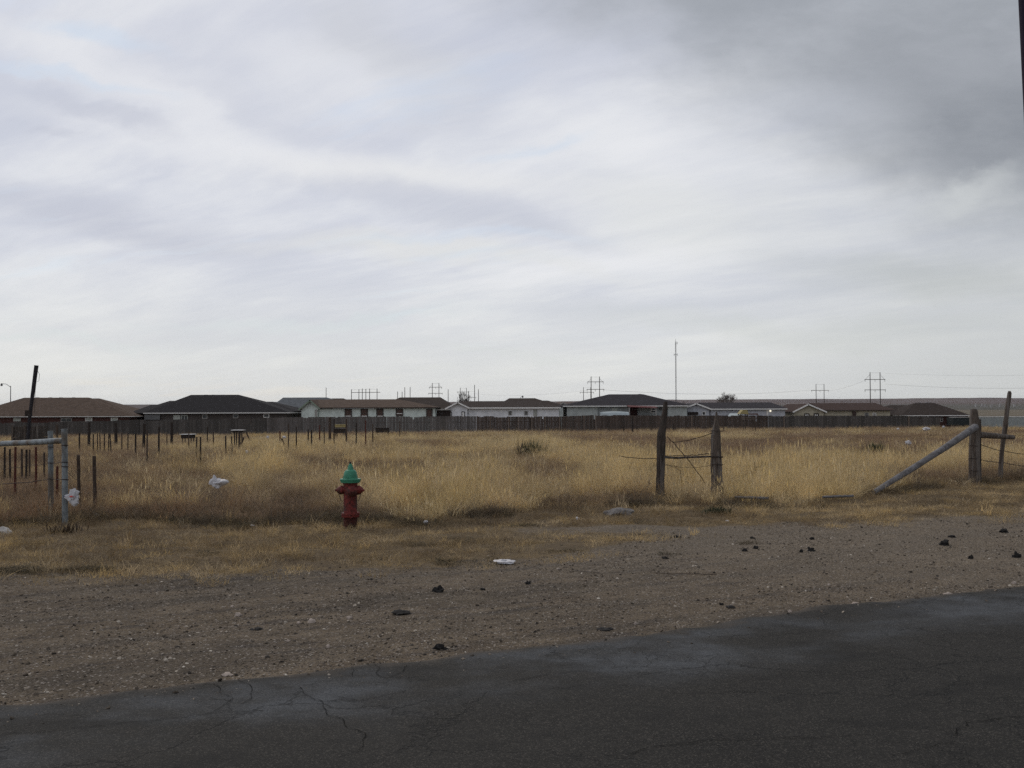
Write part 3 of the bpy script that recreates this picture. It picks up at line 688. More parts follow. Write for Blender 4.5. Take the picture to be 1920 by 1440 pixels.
o = px_post([(1871,1880,896),(1872,1880.5,880),(1874,1882,850),(1877,1885.5,822),(1880,1889,800),(1884,1892,770),(1888,1896,745),(1889,1896.5,737),(1890.5,1895,733.5)], Y4, seed=6, rough=.08).build('leaning_post', W_mid, smooth=50, origin=(at(1876, 893, Y4).x, Y4, terr(at(1876, 893, Y4).x, Y4)))
tag(o, 'thin grey crooked post leaning right, farthest right of the fence corner', 'post')
b = MB(); A = at(1836, 815, Y3+.0); B = at(1900, 820, Y4-.12)
P = [A.lerp(B, k/8) for k in range(9)]; b.tube(P, [.062, .062, .06, .058, .056, .053, .05, .047, .04], 10, .08, 9)
tag(b.build('cross_rail', W_mid, smooth=50, origin=A), 'short thick brown rail from the corner post to the leaning post', 'rail')
b = MB()
wire(b, at(1838, 833, Y3), at(1876, 845, Y4), .01, .0065, 8, .01, 1); wire(b, at(1880, 845, Y4), at(1990, 852, Y4+2), .05, .0065, 8, .01, 2)
wire(b, at(1838, 862, Y3), at(1876, 867, Y4), .01, .0065, 8, .01, 3); wire(b, at(1879, 867, Y4), at(1990, 876, Y4+2), .05, .0065, 8, .01, 4)
wire(b, at(1885, 814, Y4), at(1990, 815, Y4+2), .03, .003, 8, .01, 5)
for py_ in (836, 860, 883):
    C = [at(1827+11*math.cos(a*.7854), py_+.8*math.sin(a), Y3+.11*math.sin(a*.7854)) for a in range(9)]; b.tube(C, .005, 4)
tag(b.build('barbed_wire', M_wire), 'rusty barbed wire running right from the fence corner', 'wire')
def lying(name, pa, pb, r, mat, label, h=.03):
    A = ground(*pa); B = ground(*pb); A.z = terr(A.x, A.y)+h; B.z = terr(B.x, B.y)+h
    b = MB(); b.tube([A.lerp(B, k/8)+Vector((0, 0, .006*nz(k, 0, .9))) for k in range(9)], r, 8, .15, 3); return tag(b.build(name, mat, smooth=50, origin=A), label, 'log', 'logs lying in the grass')
lying('fallen_log', (1543, 943), (1600, 941), .019, W_grey, 'thin pale pole lying in the grass beside the foot of the slanting log', .09)
lying('fallen_log', (1378, 945), (1442, 947), .021, W_grey, 'grey pole half hidden in the grass right of the pointed gatepost', .10)

# ------------------------------------------------------------------ pipe gate at left
Y5 = ground(122, 985).y
G = at(122, 980, Y5); G.z = terr(G.x, G.y)
PG = empty('pipe_fence_end', G, 'galvanised pipe fence end with two posts and a thick top rail', 'pipe fence')
b = MB(); b.tube([at(122, 990, Y5), at(121.5, 850, Y5), at(120.5, 804, Y5)], [.037, .037, .037], 14); b.build('post', M_pipe, PG, 40)
Y6 = Y5+1.1
b = MB(); b.tube([at(95.5, 970, Y6), at(95, 850, Y6), at(94.5, 808, Y6)], .036, 14); b.build('post', M_pipe, PG, 40)
b = MB(); P = [at(118, 826.5, Y5+.04), at(100, 827, Y5+.1), at(80, 828.5, Y5+.3), at(40, 830.5, Y5+.8), at(0, 832, Y5+1.3), at(-80, 835, Y5+2.4)]
b.tube(P, .038, 14); b.build('rail', M_pipe, PG, 40)
b = MB()
for py_ in (835, 866.5, 875, 899):
    C = [at(121.3+6.6*math.cos(a*.7854), py_, Y5+.046*math.sin(a*.7854)) for a in range(9)]; b.tube(C, .006, 4)
for py_ in (838, 868, 898):
    C = [at(95+6*math.cos(a*.7854), py_, Y6+.046*math.sin(a*.7854)) for a in range(9)]; b.tube(C, .005, 4)
wire(b, at(120, 867, Y5-.03), at(94, 869, Y6-.03), 0, .004, 8, .01, 1); wire(b, at(120, 898, Y5-.03), at(94, 897, Y6-.03), .01, .004, 8, .01, 2)
wire(b, at(94, 899, Y6), at(-70, 908, Y6+1.5), .03, .006, 10, .02, 3); wire(b, at(94, 869, Y6), at(-70, 880, Y6+1.5), .03, .003, 10, .02, 4)
wire(b, at(126, 885, Y5), at(144, 900, Y5+1), .0, .003, 8, .02, 4)
b.build('wire_tie', M_wire, PG)
for (l, r_, top, lab) in ((143.5, 150, 853, 'short dark steel post nearest the pipe fence end'), (173, 180, 855, 'short dark steel post standing clear to the right of the pipe fence')):
    Yp = Y5+1.6; c_ = (l+r_)/2
    o = px_post([(l+2.5, r_+2.5, 980), (l+1.5, r_+1.5, 930), (l, r_, top)], Yp, 8, .03, seed=l).build('steel_post', M_tpost2, smooth=50, origin=(at(c_+2, 950, Yp).x, Yp, terr(at(c_+2, 950, Yp).x, Yp)))
    tag(o, lab, 'post', 'pair of short posts beside the pipe fence')

# ------------------------------------------------------------------ field posts
def fpost(px, top, bot, wpx, mat, label, group, lean=0.0, cat='post', hid=.33, name='field_post'):
    B = ground(px, bot, hid); Y = B.y; gz = terr(B.x, B.y)
    T = at(px+lean, top, Y); b = MB(); r_ = max(wpx*Y/F/2, .02)
    base = Vector((B.x-(T.x-B.x)*.1, Y, gz-.1))
    b.tube([base, base.lerp(T, .5)+Vector((.01*nz(px, 1, 1.3), 0, 0)), T], [r_*1.05, r_, r_*.92], 7, .15, px)
    return tag(b.build(name, mat, smooth=50, origin=(B.x, Y, gz)), label, cat, group)
D_, B_, RD = M_tpost, M_tpost2, M_red
near = [(9,838,880,3.2,D_,0,'dark'),(18.5,842,884,4,D_,0,'dark'),(29,838,902,2.4,RD,0,'rusty red'),(41,842,876,4,B_,0,'grey-brown'),(49,843,878,4.5,D_,1,'dark'),(55.5,843,872,3.5,B_,0,'grey-brown'),(67.5,838,888,3,RD,0,'rusty red'),(83,848,874,3.6,B_,0,'short brown'),(106.5,874,900,4,RD,1,'rusty brown')]
for i, (x_, a_, c_, w_, m_, l_, nm) in enumerate(near):
    fpost(x_, a_, c_, w_, m_, f'{nm} stake seen under the pipe rail, {ORD[i]} from the left edge', 'stakes behind the pipe rail', l_)
far_ = [(107,796,818,5,B_,0),(149,812,834,3,D_,0),(167,792,828,5.5,D_,0),(175,814,833,2.4,D_,0),(183,812,832,2,B_,0),(188,812,832,2,B_,-1),(196,813,834,2.4,B_,0),(204,814,834,2,D_,0),(209,812,838,2,D_,-3),
        (218,793,825,5.5,D_,-1),(228.5,812,834,2.2,B_,0),(240,812,834,2.2,D_,0),(254.5,813,839,3.4,D_,0),(269.5,794,828,5.5,D_,1),(276,806,852,2.2,B_,0),(298,800,838,3.6,D_,0),(313,812,828,2,B_,0),(322,792,824,5,D_,0),
        (354,806,832,2,B_,0),(368,819,842,2.4,D_,1),(376,819,853,2.6,D_,0),(389,800,824,2,D_,0),(400,810,828,2.6,B_,0),(424,817,838,3,D_,-1),(436,818,838,2.6,B_,-2),(448,812,833,2.6,B_,0),(472,822,812,2.4,B_,0)]
far_ = [f_ for f_ in far_ if f_[0] != 472]
far2 = [(525,808,822,2.6,RD,0),(541,795,834,2.4,B_,0),(555.5,800,831,2.4,D_,0),(578,805,823,2.8,D_,0),(584,806,826,3,D_,0),(599.5,797,820,2.6,RD,0),(608,800,824,2,B_,0),(618.5,783,820,5,B_,0),(626.5,785,824,2.4,D_,0),(649.5,785,822,3.2,B_,0),
        (668,793,823,2.6,D_,0),(685.5,788,824,2.6,RD,0),(699,795,823,2.4,B_,0),(725.5,781,800,5,B_,0),(749.5,790,816,2,B_,0)]
for lst, rw in ((far_, 'row in front of the dark-roofed houses'), (far2, 'row in front of the mint house')):
    for i, (x_, a_, c_, w_, m_, l_) in enumerate(lst):
        ln = 'thick' if w_ > 4.5 else 'thin'; cl = {D_.name: 'black', B_.name: 'brown', RD.name: 'rusty'}[m_.name]
        fpost(x_, a_, c_, w_, m_, f'{ln} {cl} post, {ORD[i]} from the left in the {rw}', 'stakes standing in the field', l_)
for i, (x_, a_, c_, w_, m_, lab) in enumerate([(1169.5,800,806,2.6,D_,'tiny black stake left of the taller black one, below the awning house'),(1186,784,806,3.4,D_,'black post standing before the awning house fence'),(1176,785,803,1.8,W_grey,'thin whitish stake between two black ones'),
      (1221,795,804,2.6,B_,'short brown stake just left of the notched gatepost'),(1263,795,804,2.2,D_,'short black stake just right of the notched gatepost'),(1357,782,804,2,B_,'thin brown stake right of the pointed gatepost top'),(1397,782,803,1.8,B_,'thin brown stake left under the wooden platform'),(1416,780,804,2,B_,'thin brown stake right under the wooden platform')]):
    fpost(x_, a_, c_, w_, m_, lab, 'stakes standing in the field', 0)
# leaning tall pole with its stub
B = ground(52, 826, .3); Yl = B.y
b = MB(); P0, P1, P2 = at(51, 840, Yl), at(56, 780, Yl), at(68.3, 685, Yl); b.tube([P0, P1, P1.lerp(P2, .5), P2], [.075, .08, .09, .098], 10, .05, 3)
o = empty('leaning_pole', (B.x, Yl, terr(B.x, Yl)), 'tall dark pole leaning right above the pipe rail at far left', 'pole')
b.build('shaft', simple('tarred_wood', (.03, .028, .032), .8, .3, 8, .2), o, 50)
b = MB(); c_ = at(54, 774, Yl); b.box(c_.x-.13, c_.x+.11, Yl-.12, Yl+.12, c_.z-.16, c_.z+.12); b.build('bracket', M_tpost, o)
b = MB(); A = at(69, 692, Yl-.1); b.tube([A, A+Vector((.13, 0, -.25)), A+Vector((.1, 0, -.55)), A+Vector((-.02, 0, -.6)), A+Vector((-.06, 0, -1.0)), A+Vector((-.1, 0, -2.0))], .008, 5); b.build('loose_wire', M_wire, o)
# dark board structure at its foot
c0, c1 = at(22, 799, Yl+.6), at(72, 822, Yl+.6)
o = empty('board_bin', ((c0.x+c1.x)/2, Yl+1, terr(c0.x, Yl+1)), 'low dark board bin at the foot of the leaning pole', 'bin')
b = MB()
for k in range(5):
    zt = c0.z-.02-k*.17; b.box(c0.x, c1.x, Yl+.6, Yl+.63, zt-.155, zt)
    b.box(c0.x, c0.x+.03, Yl+.64, Yl+1.5, zt-.155, zt); b.box(c1.x-.03, c1.x, Yl+.64, Yl+1.5, zt-.155, zt); b.box(c0.x, c1.x, Yl+1.51, Yl+1.54, zt-.155, zt)
b.build('board', W_dark, o)
b = MB()
for xx in (c0.x+.05, c1.x-.05, (c0.x+c1.x)/2): b = MB(); b.box(xx-.04, xx+.04, Yl+.55, Yl+.597, terr(c0.x, Yl+1)-.1, c0.z+.04); b.build('stake', W_mid, o)
# clutter in the middle distance
def slab(name, x0, x1, y0, y1, bot, mat, label, cat, depth=.6, hid=.3, top=None):
    B = ground((x0+x1)/2, bot, hid); Y = B.y; gz = terr(B.x, Y); A = at(x0, y0, Y); C = at(x1, y1, Y)
    o = empty(name, (B.x, Y, gz), label, cat); b = MB(); b.box(A.x, C.x, Y, Y+depth, C.z, A.z-.03); b.build('body', mat, o)
    b = MB()
    for xx in (A.x+.06, C.x-.06):
        for yy in (Y+.06, Y+depth-.06): b = MB(); b.box(xx-.02, xx+.02, yy-.02, yy+.02, gz-.05, C.z-.002); b.build('leg', W_dark, o)
    b = MB(); b.box(A.x-.05, C.x+.05, Y-.04, Y+depth+.04, A.z-.027, A.z); b.build('lid', top or mat, o); return o
M_pale = simple('pale_painted', (.55, .55, .56), .6, .1, 6)
slab('field_trough', 339, 360, 814, 822, 825, M_tpost, 'black trough with a pale rim among the stakes', 'trough', .5, top=M_pale)
slab('field_table', 436, 452, 806, 810, 830, M_tpost, 'small pale-topped stand on crossed legs among the stakes', 'stand', .4, top=M_pale)
M_yel = simple('yellow_board', (.34, .28, .13), .8, .2, 5)
slab('yellow_bench', 628, 648, 796, 801, 817, M_yel, 'yellow plank bench before the mint house fence', 'bench', .5)
slab('dark_crate', 704, 728, 802, 811, 813, M_tpost, 'black low crate in the grass before the mint house fence', 'crate', .8)
slab('dark_crate', 627, 645, 804, 812, 818, M_tpost, 'black pallet lying under the yellow bench', 'pallet', .8)
slab('board_platform', 1396, 1417, 783, 787, 803, W_mid, 'small wooden platform on thin legs before the grey house fence', 'platform', .8)
fpost(653, 786, 808, 2.6, M_pale, 'whitish post with small tap beside the yellow bench', 'stakes standing in the field', 0)
for (xa, ya, xb, yb_, lab) in ((462,811,472,824,'thin stick leaning left, right of the pale-topped stand'),(446,835,457,820,'short stick leaning right, under the pale-topped stand'),(528,822,538,831,'thin fallen stick among the rusty stakes'),(720,808,730,802,'pale board leaning on the black low crate')):
    Bq = ground((xa+xb)/2, max(ya, yb_), .25); b = MB(); A = at(xa, ya, Bq.y); C = at(xb, yb_, Bq.y); lo_ = A if A.z < C.z else C; lo_.z = terr(lo_.x, lo_.y)-.03
    b.tube([A, C], .04, 6); tag(b.build('leaning_stick', W_grey if 'pale board' in lab else M_tpost2, origin=A), lab, 'stick')

# ------------------------------------------------------------------ litter, stones, clods
M_bag = simple('white_plastic', (.52, .51, .53), .5, .06, 6, .4)
M_bagr = simple('red_print', (.55, .08, .07), .5, .05, 6)
def bag(px, py, wpx, hpx, label, seed, lobes=(), h=0.0, hid=0.0, amp=.35, sub=3):
    B = ground(px, py, hid); s = B.y/F; z_ = B.z
    b = MB(); b.blob((B.x, B.y, z_+hpx*s*.45), (wpx*s*.42, wpx*s*.34, hpx*s*.42), seed, amp, 1.7, lobes, sub, .35)
    return tag(b.build('plastic_bag', M_bag, smooth=40, origin=B), label, 'plastic bag', 'litter blown into the grass')
bag(407, 915, 24, 19, 'white plastic bag with a raised handle caught in tall grass left of the hydrant', 3, (((-.25, -.1, 1), 1.1, 40), ((1, 0, .12), 1.0, 7), ((-.9, 0, -.1), .3, 6)), hid=.2, sub=4)
# the bag tied to the pipe post
c_ = at(138, 932, Y5-.02); s = Y5/F
o = empty('plastic_bag', (c_.x, c_.y, c_.z), 'white bag with red print snagged on the pipe fence post', 'plastic bag', 'litter blown into the grass')
b = MB(); b.blob(c_, (8.5*s, .045, 11*s), 14, .42, 1.9, (((-1, 0, 0), .6, 8), ((.2, 0, -1), .35, 6), ((.7, 0, .8), .35, 10)), 4, .5); bg_ = b.build('bag', M_bag, o, 40)
b = MB(); b.blob(c_+Vector((.0, -.045, .01)), (5.5*s, .012, 1.8*s), 2, .2, 2, sub=2); ob = b.build('print', M_bagr, bg_, 40)
b = MB(); b.tube([at(119, 931, Y5-.045), at(124, 931, Y5-.05), at(130, 931, Y5-.02)], .007, 6); b.build('tie', simple('blue_tie', (.04, .06, .14), .6), o)
bag(182, 969, 9, 7, 'scrap of white plastic at the foot of the right short post', 5)
bag(474, 988, 9, 5, 'thin white scrap lying in the weeds left of the hydrant', 6)
bag(798, 984, 10, 9, 'small upright white scrap at the grass edge right of the hydrant', 7)
bag(946, 1057, 34, 8, 'long crumpled white paper at the edge of dirt and grass', 8, (((1, 0, 0), .3, 6), ((-.6, 0, .8), .5, 12)), amp=.5)
bag(1083, 975, 9, 6, 'small white scrap in the verge left of the grey rock', 9)
bag(1703, 834, 13, 9, 'roundish white bag in the field above the slanting log', 10, hid=.25)
bag(1737, 808, 15, 8, 'pale torn bag far off in the field near the brown hip-roofed house', 11, hid=.3)
bag(1684, 806, 5, 4, 'tiny white scrap in the far grass before the brown house', 12, hid=.3)
bag(1769, 802, 5, 4, 'tiny white scrap in the far grass right of the pale torn bag', 13, hid=.3)
bag(502, 822, 6, 5, 'small white scrap far among the stakes', 14, hid=.3)
bag(533, 822, 7, 5, 'small white scrap beside a rusty stake', 15, hid=.3)
bag(463, 850, 6, 6, 'white scrap in grass above and left of the hydrant', 16, hid=.3)
bag(1364, 978, 8, 3, 'flat white scrap in the verge below the pointed gatepost', 17)
bag(1077, 804, 4, 4, 'tiny white scrap before the fence of the awning house', 18, hid=.3)
M_rock = simple('grey_rock', (.165, .155, .15), .9, .4, 18, .2, bump=.8, c2=(.09, .08, .075))
M_tan = simple('tan_stone', (.42, .35, .30), .85, .2, 20, .2, bump=.4)
M_clod = simple('black_clod', (.028, .026, .025), .9, .4, 30, .15, bump=.8)
def rock(px, py, wpx, hpx, mat, name, label, cat, group=None, seed=1, sub=3, amp=.4, lobes=()):
    B = ground(px, py); s = B.y/F; hh = hpx*s
    k_ = .9 if name == 'clod' else 1; b = MB(); b.blob((B.x, B.y+wpx*s*.3, terr(B.x, B.y)+hh*.18), (wpx*s*.45*k_, wpx*s*.36*k_, hh*.68*k_), seed, amp, 1.5, lobes, sub, .18)
    return tag(b.build(name, mat, smooth=35, origin=(B.x, B.y, terr(B.x, B.y))), label, cat, group)
rock(1163, 968, 62, 15, M_rock, 'rock', 'broad grey rock in the verge left of the notched gatepost', 'rock', seed=4, amp=.3)
rock(2, 1003, 30, 14, simple('pale_slab', (.42, .40, .38), .9, .2, 10), 'rock', 'pale slab of stone half cut off by the left edge', 'rock', seed=5, amp=.3)
for i, (x_, y_, w_, h_, lab) in enumerate([(822,1111,24,13,'black angular clod on the dirt right of the hydrant, largest of two'),(905,1107,10,6,'small black clod just right of the angular clod'),(752,1153,38,8,'long flat black strip of rubber on the dirt below the hydrant'),
      (825,1219,24,12,'ragged dark clod close to the asphalt edge'),(480,1182,26,4,'thin black sliver on the dirt at lower left'),(990,1096,12,7,'dark clod right of the crumpled white paper'),(1247,1048,14,4,'small flat dark chip on the dirt below the gateposts'),
      (1397,1034,13,6,'dark lump left of a pair on the dirt below the pointed gatepost'),(1418,1029,11,6,'dark lump right of a pair on the dirt below the pointed gatepost'),(1522,1034,16,9,'black clod beside a smaller one in mid shoulder'),(1503,1036,8,6,'small black clod left of a bigger one in mid shoulder'),
      (1523,1012,9,5,'tiny dark clod above the black pair in mid shoulder'),(1773,1023,20,12,'biggest black clod on the right shoulder'),(1787,1008,15,6,'flat dark clod just above the biggest black clod'),(1885,999,18,8,'flat black clod near the right edge under the leaning post'),
      (1908,1046,15,11,'round black clod close to the right edge'),(1822,1048,9,8,'small round black clod left of the round one near the right edge'),(1135,1183,30,5,'flat dark patch of tar by the asphalt edge'),(1270,1008,16,4,'flat dark chip on the bare patch below the gateposts'),
      (1412,1010,9,4,'tiny dark chip at the upper shoulder'),(1372,1141,22,4,'thin dark strip on gravel right of centre'),(1353,1135,9,5,'small dark lump left of a thin dark strip'),(660,1347-12,16,4,'small dark chip lying on the cracked asphalt')]):
    rock(x_, y_, w_, h_, M_clod, 'clod', lab, 'clod', 'dark clods on the dirt shoulder', 20+i, 3, .55)
for i, (x_, y_, w_, h_, lab) in enumerate([(445,1156,15,8,'flat pale stone left of a pair on the lower left dirt'),(583,1168,16,8,'pale flat stone in the middle of the lower left dirt'),(560,1170,9,5,'small tan stone touching a larger pale one'),(655,1161,12,7,'pale rounded stone left of the rubber strip'),
      (615,1215,8,8,'upright tan pebble below the pale stones'),(425,1268,22,6,'long tan stone at the asphalt edge, lower left'),(1780,1119,20,9,'tan stone at the asphalt edge on the right'),(1605,1133,14,4,'thin pale stone on the asphalt edge right of centre'),(1903,1095,10,6,'white stone on the asphalt by the right edge'),
      (1482,1150,8,6,'white pebble on the asphalt edge, middle right'),(540,1203,8,4,'small pale pebble left of the upright tan one'),(1192,1171,7,5,'small white pebble by the tar patch'),(1047,1068,7,4,'small white pebble on the dirt below the crumpled paper, right side'),(435,1079+60,6,5,'tiny white pebble above the flat pale stone'),(1555,1098,6,4,'tiny white pebble above the light road patch')]):
    rock(x_, y_, w_, h_, M_tan, 'stone', lab, 'stone', 'pale stones on the dirt shoulder', 60+i, 2, .35)
for i, (xa, ya, xb, yb_, lab) in enumerate([(1230,1077,1345,1079,'long thin stick lying on gravel below the gateposts'),(1080,1072,1125,1076,'short thin stick left end of the long one'),(1245,1046,1254,1042,'curved bit of bark beside a dark chip'),(90,1015,110,990,'pale twig sticking up in the weeds at far left')]):
    A = ground(xa, ya); C = ground(xb, yb_); A.z = terr(A.x, A.y)+.004; C.z = terr(C.x, C.y)+.004
    b = MB(); b.tube([A.lerp(C, k/10)+Vector((0, .03*nz(k, i, .5), .006+.004*nz(k, i, .8))) for k in range(11)], .003, 5, .3)
    tag(b.build('stick', W_mid if i else M_tpost2, origin=A), lab, 'stick')

# ------------------------------------------------------------------ yuccas and dark bushes
def spiky(px, py, wpx, hpx, n, mat, name, label, cat, hid=0.0, seed=0):
    B = ground(px, py, hid); s = B.y/F; rr = random.Random(seed); b = MB(); gz = terr(B.x, B.y)
    hh = hpx*s+hid
    for _ in range(n):
        bx_ = B.x+rr.gauss(0, wpx*s*.24); by_ = B.y+rr.gauss(0, wpx*s*.15); a = rr.random()*6.283; el = rr.uniform(.5, 1.5); L_ = hh*rr.uniform(.5, 1.05)
        d_ = Vector((math.cos(a)*math.cos(el), math.sin(a)*math.cos(el), math.sin(el))); sd_ = d_.cross(Vector((0, 0, 1))).normalized()*max(.008, .6*s)
        p0 = Vector((bx_, by_, gz-.02)); p1 = p0+d_*L_*.5; p2 = p0+d_*L_-Vector((0, 0, L_*.08)); up_ = Vector((0, 0, .004))
        b.add([p0-sd_*.6, p0+sd_*.6, p1+sd_, p1-sd_, p2], [(0,1,2,3),(3,2,4)])
        b.add([p0-sd_*.6-up_, p1-sd_-up_, p1+sd_-up_, p0+sd_*.6-up_], [(0,1,2,3)])
    return tag(b.build(name, mat, origin=(B.x, B.y, gz)), label, cat)
spiky(1000, 833, 48, 20, 320, M_yucca, 'yucca', 'broad dark green yucca clump in the middle of the field', 'yucca', .42, 1)
spiky(974, 836, 8, 26, 30, M_dead, 'dead_stalk', 'tall brown seed stalk at the left of the yucca clump', 'plant', .42, 2)
spiky(1226, 884, 22, 24, 220, M_yucca, 'yucca', 'small dark yucca against the notched gatepost', 'yucca', .1, 3)
spiky(1345, 966, 42, 24, 320, M_yucca, 'yucca', 'low green yucca at the foot of the pointed gatepost', 'yucca', 0, 4)
spiky(1640, 828, 34, 9, 260, M_yucca, 'bush', 'flat dark green bush in the field above the slanting log', 'bush', .42, 5)
spiky(1413, 866, 22, 14, 120, M_dead, 'bush', 'round dark dead bush right of the pointed gatepost', 'bush', .36, 6)
spiky(797, 806, 18, 12, 120, M_dead, 'bush', 'dark dead bush against the fence before the white house', 'bush', .2, 7)
spiky(124, 1000, 70, 34, 90, M_dead, 'bush', 'twiggy dead weed growing round the pipe post foot', 'bush', 0, 8)

# ------------------------------------------------------------------ board fences along the back of the lots
def fencemat(name, c1, c2):
    m, t = newmat(name); p = t.obj(); x_, y_, z_ = t.xyz(p)
    cell = t.m('FLOOR', t.m('DIVIDE', t.m('ADD', x_, 100.0), .147)); wn = t.node('ShaderNodeTexWhiteNoise', noise_dimensions='1D'); t.put(wn.inputs['W'], cell)
    n = t.noise(t.v('MULTIPLY', p, (8, 8, .8)), 3, 5, .65)
    c = t.mix(wn.outputs['Value'], c1, c2); c = t.mix(t.ss(n, .4, .65, 0.0, .5), c, tuple(x*.55 for x in c1))
    big = t.noise(t.v('MULTIPLY', p, (.15, .15, .15)), 1, 3); c = t.mix(t.ss(big, .45, .6, 0.0, .45), c, tuple(x*.6 for x in c1))
    t.out(c, .9, .1, t.bump(n, .4, .01)); return m
FG = fencemat('grey_fence_boards', (.11, .098, .09), (.18, .16, .152)); FB = fencemat('brown_fence_boards', (.07, .055, .046), (.125, .095, .08)); FD = fencemat('dark_fence_boards', (.075, .068, .062), (.13, .117, .108))
def fY(px): return lerp(100, 116, px/1920)
def topy(px):
    P_ = [(-120,794),(0,793),(260,787),(440,785.5),(560,782),(900,780.5),(1050,781),(1130,777.5),(1200,779),(1700,779.5),(1760,783)]
    for (a, b_), (c_, d_) in zip(P_, P_[1:]):
        if px <= c_: return lerp(b_, d_, (px-a)/(c_-a))
    return P_[-1][1]
def bfence(x0, x1, mat, label, seed, drop=0, jag=.03, posts=()):
    A = at(x0, topy(x0), fY(x0)); C = at(x1, topy(x1), fY(x1)); rr = random.Random(seed)
    o = empty('board_fence', ((A.x+C.x)/2, (A.y+C.y)/2, terr(A.x, A.y)), label, 'fence', 'board fences behind the houses')
    L_ = (C-A).length; n = int(L_/.147); b = MB(); hh = 0.0
    for k in range(n):
        t_ = (k+.5)/n; p_ = A.lerp(C, t_); px_ = lerp(x0, x1, t_); zt = at(px_, topy(px_), p_.y).z
        if rr.random() < .06: hh = rr.uniform(-.10, .04)
        elif rr.random() < .1: hh = 0
        zt += hh+rr.uniform(-jag, jag)*.6; tl = rr.gauss(0, .004)
        dx = (C.x-A.x)/L_*.0705; dy = (C.y-A.y)/L_*.0705; gz = terr(p_.x, p_.y)-.05
        if rr.random() < .012: zt -= rr.uniform(.2, .8)
        b.add([(p_.x-dx, p_.y-dy, gz), (p_.x+dx, p_.y+dy, gz), (p_.x+dx, p_.y+dy+.02, gz), (p_.x-dx, p_.y-dy+.02, gz), (p_.x-dx+tl, p_.y-dy, zt), (p_.x+dx+tl, p_.y+dy, zt), (p_.x+dx+tl, p_.y+dy+.02, zt), (p_.x-dx+tl, p_.y-dy+.02, zt)],
              [(0,3,2,1),(4,5,6,7),(0,1,5,4),(1,2,6,5),(2,3,7,6),(3,0,4,7)])
    b.build('board', mat, o)
    b = MB()
    for zf in (.35, 1.45):
        b.bar((A.x, A.y+.045, terr(A.x, A.y)+zf), (C.x, C.y+.045, terr(C.x, C.y)+zf), .04, .09)
    b.build('rail', W_mid, o)
    for px_ in posts:
        p_ = at(px_, topy(px_)+1, fY(px_)-.06); b = MB(); b.box(p_.x-.055, p_.x+.055, p_.y-.05, p_.y+.05, terr(p_.x, p_.y)-.05, p_.z+.05); b.build('post', simple('pale_fence_post', (.17, .13, .105), .9), o)
    return o
bfence(-140, 262, FD, 'dark grey board fence in front of the brown-roofed house at far left', 1)
bfence(262.5, 500, FD, 'dark board fence in front of the black-roofed house', 2)
bfence(500.5, 725, FG, 'grey board fence behind the stakes before the mint house', 3, posts=(618,))
bfence(725.5, 893, FG, 'weathered grey board fence between the mint and white houses', 4)
bfence(893.5, 1052, FB, 'brown board fence with paler posts before the white gabled house', 5, posts=(919, 954, 972, 997, 1022, 1049))
bfence(1052.5, 1186, FB, 'sagging brown board fence before the house with the red awning', 6, posts=(1095, 1117))
bfence(1186.5, 1440, FB, 'brown board fence running behind the two wooden gateposts', 7, posts=(1297,))
bfence(1440.5, 1702, FD, 'dark board fence before the beige gabled house', 8, posts=(1470,))
o = bfence(1702.5, 1762, FD, 'low dark fence end before the brown hip-roofed house', 9, posts=(1704,))

# ------------------------------------------------------------------ houses
def roofmat(name, c):
    m, t = newmat(name); p = t.obj()
    n = t.noise(p, 2.2, 6, .7); bk = t.node('ShaderNodeTexBrick'); bk.inputs['Scale'].default_value = 1.0
    t.put(bk.inputs['Vector'], t.comb(t.xyz(p)[0], t.m('MULTIPLY', t.xyz(p)[2], 1.0), 0.0)); bk.inputs['Brick Width'].default_value = .9; bk.inputs['Row Height'].default_value = .07; bk.inputs['Mortar Size'].default_value = .006
    k = tuple(x for x in c); bk.inputs['Color1'].default_value = (*k, 1); bk.inputs['Color2'].default_value = (*[x*.8 for x in c], 1); bk.inputs['Mortar'].default_value = (*[x*.55 for x in c], 1)
    cc = t.mix(t.ss(n, .35, .65), bk.outputs[0], tuple(x*1.25 for x in c)); t.out(cc, .92, .1); return m
def wallmat(name, c, brick=False):
    m, t = newmat(name); p = t.obj(); n = t.noise(p, 1.3, 5, .6); z_ = t.xyz(p)[2]
    ln = t.m('FRACT', t.m('MULTIPLY', z_, 1/.2 if not brick else 1/.085))
    cc = t.mix(t.ss(n, .35, .65), tuple(x*.85 for x in c), tuple(min(1, x*1.1) for x in c))
    cc = t.mix(t.ss(ln, .86, .98, 0.0, .35), cc, tuple(x*.4 for x in c)); t.out(cc, .85, .15); return m
R_brown = roofmat('brown_shingle', (.088, .062, .048)); R_black = roofmat('black_shingle', (.018, .017, .020)); R_slate = roofmat('blue_grey_shingle', (.10, .108, .118))
R_char = roofmat('charcoal_shingle', (.034, .031, .036)); R_umber = roofmat('dark_umber_shingle', (.040, .030, .026)); R_maroon = roofmat('maroon_shingle', (.056, .036, .031))
Wl_brick = wallmat('dark_red_brick', (.085, .042, .036), True); Wl_gbrick = wallmat('grey_brown_brick', (.085, .072, .066), True); Wl_mint = wallmat('mint_siding', (.68, .745, .70)); Wl_white = wallmat('white_siding', (.80, .80, .82))
Wl_sage = wallmat('sage_siding', (.45, .48, .465)); Wl_grey = wallmat('pale_grey_siding', (.52, .53, .57)); Wl_beige = wallmat('beige_siding', (.46, .415, .32))
M_trim = simple('white_trim', (.80, .78, .75), .7, .08, 4); M_trimd = simple('dim_trim', (.36, .34, .32), .7, .08, 4); M_glass = simple('dark_glass', (.02, .024, .028), .15, .1, 3, .5)
